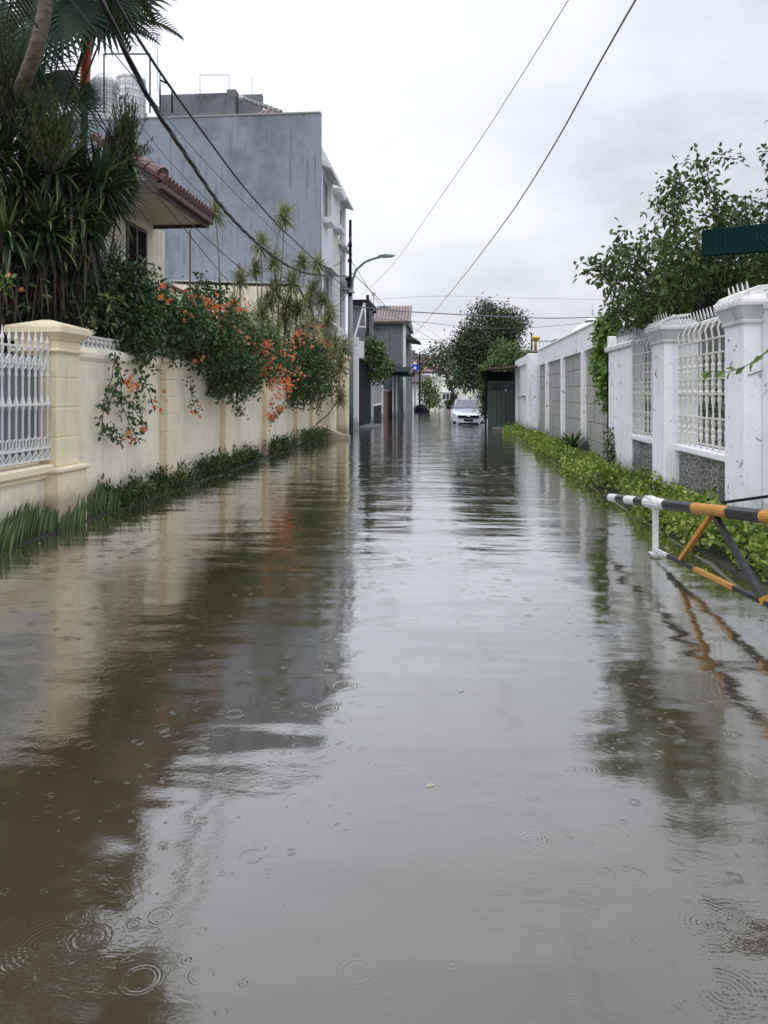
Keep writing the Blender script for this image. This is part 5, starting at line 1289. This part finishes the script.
# --- palms at the left
def rosette(b,c,n,L,w,el0,el1,droop,az=(0,6.28),k=6):
    for i in range(n):
        a=rng.uniform(*az); el=rng.uniform(el0,el1); d=(math.cos(a)*math.cos(el),math.sin(a)*math.cos(el),math.sin(el))
        b.strap(Vector(c)+Vector(tuple(rng.normal(size=3)*.05)),d,L*rng.uniform(.7,1.1),w*rng.uniform(.8,1.15),droop*rng.uniform(.6,1.5),k)
PYn=8.9
t = thing('screw_pine','huge dark screw pine with strap leaf heads and brown dead skirts above the cream pillar','palm',(-5.3,PYn,0))
heads=[((100,200),9.6,.85),((75,205),9.2,1.0),((10,280),8.6,.7),((60,265),9.0,.8),((-10,160),8.4,1.0),((25,190),8.8,1.0),((62,175),9.0,1.0),((100,190),9.2,.95),((45,235),8.7,.95),((80,225),9.0,.8),((5,240),8.3,.9),((112,190),9.7,.65),((124,172),9.9,.40),((118,200),9.8,.36),((30,95),9.4,.6),((-30,215),8.2,1.0),((-15,100),8.6,.9),((40,130),9.3,.7)]
lf=MB(); br=MB(); dd=MB(); root=Vector((-5.35,PYn,0))
for (px,py),Y,s in heads:
    c=Vector(P(px,py,Y)); rosette(lf,c,130,.72*s,.044,-.9,1.4,1.2); rosette(lf,c,110,.66*s,.038,-.5,1.5,.35)
    m=root.lerp(c,.5)+Vector((-.1,0,.3)); br.tube([root+Vector((0,0,.9)),m,c],[.09,.07,.05],8)
    for k in range(0 if px>92 else 46):
        q=c+Vector((rng.uniform(-.22,.22),rng.uniform(-.22,.22),rng.uniform(-.35,-.05))); dd.strap(q,(rng.uniform(-.35,.35),rng.uniform(-.35,.35),-1),rng.uniform(.5,1.15)*s,.030,.3,5)
br.tube([root,root+Vector((0,0,.9)),root+Vector((.03,0,1.6))],[.17,.14,.11],10)
br.build('trunk', M['bark_dark'], t); lf.build('leaves', M['leaf_strap'], t); dd.build('dead_leaves', M['dead'], t)
# a few fallen brown leaves lodged over the wall top
# curved tan trunk with its crown above the picture
t = thing('curved_palm','tall palm with a curved tan trunk leaning over the screw pine','palm',(-5.9,8.2,0))
tp=[(-5.6,8.3,0),P(-22,330,9.3),P(-12,250,9.2),P(-4,190,9.1),P(3,150,8.9),P(13,110,8.5),P(27,74,8.0),P(39,38,7.8),P(46,0,7.8),P(50,-70,7.8)]
rs=[.11,.10,.095,.09,.085,.08,.076,.074,.072,.07]
# smooth the path
def smooth_path(pts,rs,k=5):
    out=[];ro=[]; n=len(pts); V=[Vector(p) for p in pts]
    for i in range(n-1):
        p0=V[max(i-1,0)];p1=V[i];p2=V[i+1];p3=V[min(i+2,n-1)]
        for j in range(k):
            u=j/k; out.append(.5*((2*p1)+(p2-p0)*u+(2*p0-5*p1+4*p2-p3)*u*u+(-p0+3*p1-3*p2+p3)*u**3)); ro.append(rs[i]*(1-u)+rs[i+1]*u)
    out.append(V[-1]); ro.append(rs[-1]); return out,ro
pp,rr=smooth_path(tp,rs,6); rr=[r*(1+.06*(i%2)) for i,r in enumerate(rr)]
MB().tube(pp,rr,14).build('trunk', M['palm_trunk'], t, smooth=True)
def feather(b,rb,c,d,L,up,droop,ll=.45,n=34,w=.035,vee=.5):
    p=Vector(c); d=Vector(d).normalized(); pts=[p.copy()]; m=n
    for i in range(m):
        p=p+d*(L/m); d=(d+Vector((0,0,-1))*droop/m*(.5+1.2*i/m)).normalized(); pts.append(p.copy())
        s=d.cross(Vector((0,0,1))).normalized(); u=s.cross(d)
        f=i/m
        if f<.12: continue
        l=ll*math.sin(math.pi*min(.97,.18+f*.8))**.7
        for sg in (-1,1):
            b.strap(p,(s*sg*1.0+d*.75+u*vee*.4),l*rng.uniform(.85,1.1),w,.9,3)
    rb.tube(pts,[.018*(1-.8*i/m) for i in range(m+1)],5)
lf=MB(); rb=MB(); c=Vector(tp[-1])
for k in range(17):
    a=k*2.4+.3; el=rng.uniform(-.1,1.1); feather(lf,rb,c,(math.cos(a)*math.cos(el),math.sin(a)*math.cos(el),math.sin(el)),1.5,0,1.5,.42,28,.035)
lf.build('fronds', M['leaf_palm'], t); rb.build('midribs', M['leaf_palm'], t)
# red sealing wax palm
Y=9.6
t = thing('red_palm','slender palm with an orange red crown shaft and feather fronds reaching over the street','palm',(P(84,394,Y)[0],Y,0))
x=P(84,394,Y)[0]
MB().tube([(x-.05,Y,0),P(80,200,Y),P(84,140,Y),P(85,85,Y)],[.05,.045,.045,.05],10).build('trunk', M['palm_stem_dark'], t, smooth=True)
pp,rr=smooth_path([P(85,86,Y),P(86,60,Y),P(88,35,Y),P(90,20,Y),P(91,0,Y)],[.062,.066,.062,.045,.02],5); MB().tube(pp,rr,12).build('crown_shaft', M['crownshaft'], t, smooth=True)
lf=MB(); rb=MB(); rc=MB(); c=Vector(P(89,32,Y))
for a,el,L,dr,Ls in ((.05,.95,1.55,1.5,.40),(.25,.55,1.25,1.3,.36),(-.5,.75,1.5,1.5,.4),(-1.4,.8,1.3,1.4,.4),(1.2,.8,1.4,1.3,.4),(2.2,.9,1.4,1.5,.4),(3.1,.8,1.3,1.2,.4),(4.0,1.0,1.4,1.6,.4),(.6,1.25,1.5,1.2,.4),(-.1,.15,1.0,.9,.30),(3.6,.4,1.2,1.5,.36)):
    d=Vector((math.cos(a)*math.cos(el),math.sin(a)*math.cos(el),math.sin(el))); feather(lf,rb,c,d,L,0,dr,Ls,30,.03)
    rc.tube([c,c+d*.3],[.022,.014],6)
lf.build('fronds', M['leaf_palm'], t); rb.build('midribs', M['leaf_palm'], t); rc.build('leaf_stalks', M['crownshaft'], t)
# fan palms
def fan(b,c,axis,up,Rr,n=34,spread=2.3,w=.05,droop=.5,flat=.55):
    ax=Vector(axis).normalized(); s=ax.cross(Vector(up)).normalized()
    nrm=s.cross(ax)
    for i in range(n):
        a=-spread+2*spread*i/(n-1); d=ax*math.cos(a)+s*math.sin(a)
        b.strap(c,d+nrm*.1*abs(math.sin(a)),Rr*(.82+.18*math.cos(a*.7)),w,droop,5,side=(s*math.cos(a)-ax*math.sin(a)))
def fanpalm(label,base,leaves,w=.055,droop=.45):
    t=thing('fan_palm',label,'palm',base); lf=MB(); st=MB()
    b0=Vector(base)+Vector((0,0,max(.3,leaves[0][5] if len(leaves[0])>5 else .6)))
    for L in leaves:
        c=Vector(P(*L[0])); axis=L[1]; Rr=L[2]; up=L[3]; sp=L[4]
        st.tube([b0,b0.lerp(c,.5)+Vector((0,0,.15)),c],[.018,.014,.01],6); fan(lf,c,axis,up,Rr,36,sp,w,droop)
    st.tube([Vector(base),b0],[.09,.08],10)
    st.build('leaf_stalk', M['leaf_weed'], t); lf.build('leaf_blades', M['leaf_fan'], t); return t
fanpalm('tall fan palm with broad grey green fans above the picture edge','' or (-5.7,9.9,0),
  [((45,75,9.4),(.3,-.3,-.8),.95,(1,-.6,.2),2.2,3.6),((20,30,9.0),(-.2,-.4,-.7),1.0,(.2,-1,.2),2.3),((120,-8,9.3),(.75,-.2,-.12),.95,(.1,-.9,.3),1.9),((100,5,9.2),(.3,-.3,-.9),.85,(.3,-1,.1),1.9),((60,10,9.0),(-.1,-.3,-.9),.9,(.1,-1,.2),2.2),((75,-35,9),(0,-.3,1),.9,(.1,-1,.2),2.2),((20,-40,8.8),(-.4,-.3,1),.9,(0,-1,.3),2.3),((-20,60,8.6),(-.3,-.3,-.5),.9,(0,-1,.3),2.3),((118,-60,9),(.6,-.3,.7),.9,(0,-1,.3),2.3),((60,-90,9),(.1,-.3,.9),.9,(0,-1,.3),2.3),((0,-110,8.8),(-.2,-.3,.9),.9,(0,-1,.3),2.3)],.06)
fanpalm('low fan palm with a drooping broad leaf below the screw pine beside the house window',(-5.6,10.4,0),
  [((62,268,9.1),(.85,-.1,.45),.68,(0,-1,.35),.75,1.2),((72,102,9.1),(.95,-.1,.12),.62,(.0,-1,.45),.9),((30,75,8.9),(.3,-.1,-.7),.8,(.0,-1,.3),2.0),((60,120,9.0),(.5,-.2,-.7),.7,(.1,-1,.3),1.8)] ,.019,.6)
t = thing('spiky_plant','spiky pale green rosette plant just under the house window','plant',(-5.6,10.9,0))
c=Vector(P(112,262,10.6)); lf=MB(); rosette(lf,c,90,.42,.022,-.1,1.45,.5); lf.build('leaves', M['leaf_tuft'] if False else M['leaf_fan'], t)
MB().tube([(-5.6,10.9,0),tuple(c)],[.05,.04],8).build('stem', M['bark_dark'], t)
# fine olive shrubs poking through
def sprig(label,specs,base):
    t=thing('olive_shrub',label,'shrub',base,'olive shrubs among the palms'); pos=[];dr=[]; b=MB()
    for px,py,Y,rx,ry,n in specs:
        c,r=E(px,py,Y,rx,ry,.3); r0=Vector((c[0],c[1],c[2]-r[2]*1.1))
        b.tube([Vector((base[0]-.6,base[1]+.9,0)),r0+Vector((-.3,.35,-.5)),r0],[.02,.015,.01],5)
        for k in range(n):
            tip=np.array([c[0]+rng.normal()*r[0]*.55,c[1]+rng.normal()*.2,c[2]+rng.uniform(-.6,1)*r[2]]); s0=np.array(r0)+(tip-np.array(r0))*.25
            b.tube([Vector(s0),Vector(tip)],.004,3)
            for f in np.linspace(.15,1,20):
                q=s0+(tip-s0)*f; pos.append(q); a=rng.random()*6.28; dr.append((math.cos(a)*.6,math.sin(a)*.6,1.0))
    b.build('stem', M['bark_dark'], t); n=len(pos); leaf_mesh('foliage',np.array(pos),np.array(dr),.085*rng.uniform(.7,1.2,n),.013,M['leaf_olive'],t)
sprig('olive shrub with upright needle sprigs in the middle of the palm mass',((50,130,8.3,26,42,110),(10,70,8.2,24,48,100)),(-4.9,8.6,0))
sprig('olive shrub with upright needle sprigs beside the house roof corner',((128,128,10.0,13,32,80),(112,150,9.9,12,22,40)),(-5.1,10.2,0))
# extra dark foliage filling low behind the pillar
t = thing('garden_shrub','very dark low shrub between the cream pillar and the flowering vine','shrub',(-5.2,9.6,0))
cl=np.concatenate([ell(*E(50,300,9.3,60,26,.5),260),ell(*E(110,285,10.2,30,22,.5),150),ell(*E(0,290,8.6,40,35,.5),160),ell((-5.6,7,1.6),(.8,1.5,1.2),200),ell((-6.4,9.5,2.6),(.9,1.6,1.6),320)])
leaves_around('crown',cl,9,.11,.12,.055,M['leaf_strap'],t)
MB().tube([(-5.2,9.6,0),(-5.2,9.6,1.8)],[.06,.04],6).build('trunk', M['bark_dark'], t)

# ================================================================== CABLES
def wire(pts,Y0,Y1,r,label,mat='cable',twist=False,n=6):
    """picture-space fit of a real cable: 1/depth varies linearly along a straight span"""
    px=[p[0] for p in pts]; py=[p[1] for p in pts]
    s=[0]
    for i in range(1,len(pts)): s.append(s[-1]+math.hypot(px[i]-px[i-1],py[i]-py[i-1]))
    out=[]
    V=[Vector((a,b_,0)) for a,b_ in pts]; vv,ss=smooth_path([tuple(v) for v in V],[q/s[-1] for q in s],6)
    for v,u in zip(vv,ss): Y=1/((1-u)/Y0+u/Y1); out.append(P(v.x,v.y,Y))
    b=MB()
    if twist:
        L=0; P0=[Vector(o) for o in out]; Q=[[],[],[]]; dense=[]
        for a_,c_ in zip(P0[:-1],P0[1:]):
            m=max(1,int((c_-a_).length/.07)); dense+= [a_.lerp(c_,k/m) for k in range(m)]
        for i,p in enumerate(dense):
            for j in range(3):
                a=i*.25+j*2.09; Q[j].append(p+Vector((math.cos(a)*r*.75,0,math.sin(a)*r*.75)))
        for j in range(3): b.tube(Q[j],r*.72,5)
    else: b.tube(out,r,n)
    o=b.build('overhead_cable', M[mat], None, smooth=True)
    return tag(o,label,'cable','overhead cables')
wire(((640,-8),(600,62),(560,135),(520,200),(480,255),(440,305),(405,345)),7,60,.010,'thickest overhead cable sweeping from the top edge over the middle of the street','cable_grey')
wire(((572,-6),(530,62),(480,140),(430,212),(395,262),(362,295)),9,30,.0055,'thin overhead cable descending from the top edge to the street lamp','cable_grey')
wire(((92,-20),(120,40),(150,100),(188,158),(222,207),(262,247),(302,272),(345,276)),6.0,29,.022,'thick twisted black cable bundle sagging in front of the grey wall',twist=True)
wire(((104,-20),(128,22),(152,60),(178,98),(205,135),(240,182),(275,222),(300,246),(345,288)),6.6,29,.016,'second dark cable above the thick twisted bundle')
wire(((55,-20),(95,30),(140,85),(190,145),(240,198),(300,255),(345,295)),7.5,29,.007,'fine wire crossing the water tanks and the grey wall','cable_grey')
wire(((5,-15),(40,30),(80,85),(130,165),(165,205),(210,260),(245,300),(275,322)),7.0,27,.009,'dark wire running from the palm crowns past the house eave')
wire(((60,60),(100,125),(150,180),(200,232),(250,275),(300,300),(345,312)),8,29,.009,'dark wire passing close over the tiled eave')
wire(((120,95),(160,150),(205,198),(250,240),(300,275),(345,300)),10,29,.006,'faint wire between the eave and the twisted bundle','cable_grey')
wire(((20,-20),(48,20),(80,70),(115,120),(150,158),(200,205)),7.5,20,.006,'faint wire in front of the palm trunk','cable_grey')
wire(((351,237),(340,262),(325,268),(312,275)),29.5,27.5,.014,'short service wire from the tall pole to the building front','cable_grey')
wire(((352,283),(343,300),(330,308),(318,300)),29.5,27,.012,'looping service wire from the lamp joint to the building front','cable')
wire(((352,273),(370,290),(395,315),(420,332),(452,349)),29.5,75,.016,'wire falling from the lamp arm toward the far trees','cable_grey')
wire(((352,262),(385,310),(420,325),(452,346)),29.5,80,.012,'lower slack wire toward the far trees','cable_grey')
wire(((352,306),(400,311),(470,315),(540,318),(600,317),(680,312)),30,40,.022,'level dark cable crossing the whole street above the round tree','cable_grey')
wire(((368,318),(420,322),(480,328),(540,327),(610,320)),38,45,.014,'level thin wire crossing just under the dark crossing cable','cable_grey')
wire(((368,300),(440,296),(520,298),(620,300)),38,45,.007,'faint level wire highest across the street','cable_grey')
wire(((368,330),(410,338),(450,340),(520,341),(570,340)),38,55,.012,'lowest level wire crossing in front of the round tree','cable_grey')
wire(((368,312),(376,335),(384,342),(395,345)),38,50,.02,'pale sagging service wire on the grey tiled house','cable_grey')
# service drop and loose debris on the water
for i,(px,py,lb) in enumerate(((426,786,'tiny pale leaf scrap floating mid street'),(458,690,'tiny pale leaf scrap floating farther up the street'))):
    Y=H*F/(py-VY); x=XY(px,Y); o=leaf_mesh('floating_leaf',[(x,Y,.004)],[(1,.3,0)],.035,.012,M['debris']); tag(o,lb,'leaf')

pos_=[];dr_=[]
for k in range(170):
    y=rng.uniform(4.5,22); 
    x=(-4.05+abs(rng.normal())*.18) if k%2 else (2.12-abs(rng.normal())*.10)
    a=rng.random()*6.28; pos_.append((x,y,.003)); dr_.append((math.cos(a),math.sin(a),.02))
o=leaf_mesh('floating_debris',np.array(pos_),np.array(dr_),rng.uniform(.02,.06,len(pos_)),.018,M['leaf_cover'],fold=.02,curl=.02)
o['kind']='stuff'; o['label']='small leaf scraps floating along both flooded verges'
# ================================================================== SKY, LIGHT, CAMERA
w = bpy.data.worlds.new('World'); scene.world = w; w.use_nodes = True
nt = w.node_tree; bg = nt.nodes['Background']; bg.inputs['Strength'].default_value = .1
SUN_EL, SUN_AZ = 62, 200
sky = nt.nodes.new('ShaderNodeTexSky'); sky.sky_type = 'NISHITA'; sky.sun_disc = False; sky.sun_elevation = R(SUN_EL); sky.sun_rotation = R(SUN_AZ)
tc = nt.nodes.new('ShaderNodeTexCoord'); d = tc.outputs['Generated']
sx = nt.nodes.new('ShaderNodeSeparateXYZ'); nt.links.new(d, sx.inputs[0])
z = mth(nt,'MAXIMUM', sx.outputs[2], .0)
# cloud deck seen on a plane overhead
inv = mth(nt,'DIVIDE', 1.0, mth(nt,'ADD', z, .22))
cb = nt.nodes.new('ShaderNodeCombineXYZ'); nt.links.new(mth(nt,'MULTIPLY', sx.outputs[0], inv), cb.inputs[0]); nt.links.new(mth(nt,'MULTIPLY', sx.outputs[1], inv), cb.inputs[1]); cb.inputs[2].default_value = 3.4
n1 = noise(nt, cb.outputs[0], .85, 5, .52)
n2 = noise(nt, cb.outputs[0], 2.6, 5, .6)
cl = mth(nt,'ADD', mth(nt,'MULTIPLY', n1, .75), mth(nt,'MULTIPLY', n2, .25))
# darker deck to the right (east) side, as a broad cloud bank
c = ramp(nt, cl, [(.36,(6.1,6.35,6.85)),(.50,(6.95,7.2,7.75)),(.62,(7.55,7.8,8.4))])
gain = mth(nt,'ADD', .93, mth(nt,'MULTIPLY', mth(nt,'POWER', z, 2.8), 2.0))
sc = nt.nodes.new('ShaderNodeVectorMath'); sc.operation='SCALE'; c = mix(nt, mth(nt,'MULTIPLY', z, 1.3, clamp=True), c, mix(nt, 1.0, c, (.97,1.0,1.05,1), 'MULTIPLY'))
nt.links.new(c, sc.inputs[0]); nt.links.new(gain, sc.inputs['Scale'])
bank = mth(nt,'MULTIPLY', mth(nt,'ADD', sx.outputs[0], .12), 2.2, clamp=True)
bank = mth(nt,'SUBTRACT', 1.02, mth(nt,'MULTIPLY', mth(nt,'MULTIPLY', bank, mth(nt,'MULTIPLY', mth(nt,'SUBTRACT', .66, cl), 3.2, clamp=True)), .36))
s2 = nt.nodes.new('ShaderNodeVectorMath'); s2.operation='SCALE'; nt.links.new(sc.outputs[0], s2.inputs[0]); nt.links.new(bank, s2.inputs['Scale'])
fin = mix(nt, .93, sky.outputs[0], s2.outputs[0])
nt.links.new(fin, bg.inputs['Color'])
sl = bpy.data.lights.new('sun','SUN'); sl.energy = .6; sl.angle = R(25); sl.color = (1,.97,.93)
so = bpy.data.objects.new('sun', sl); col.objects.link(so); so.rotation_euler = (R(90-SUN_EL), 0, R(180-SUN_AZ))
cam = bpy.data.cameras.new('camera'); cam.sensor_fit = 'VERTICAL'; cam.sensor_height = 36; cam.sensor_width = 27
cam.lens = F/1024*36; cam.shift_y = -(512-VY)/1024; cam.clip_end = 3000; cam.clip_start = .05
co = bpy.data.objects.new('camera', cam); col.objects.link(co); co.location = (0,0,H); co.rotation_euler = (R(90),0,TH)
scene.camera = co
scene.view_settings.view_transform = 'Standard'; scene.view_settings.look = 'None'; scene.view_settings.gamma = 1; scene.view_settings.use_curve_mapping = False
scene.view_settings.exposure = .50
scene.cycles.max_bounces = 6; scene.cycles.diffuse_bounces = 3; scene.cycles.glossy_bounces = 3; scene.cycles.transmission_bounces = 3; scene.cycles.transparent_max_bounces = 4
scene.cycles.sample_clamp_indirect = 6
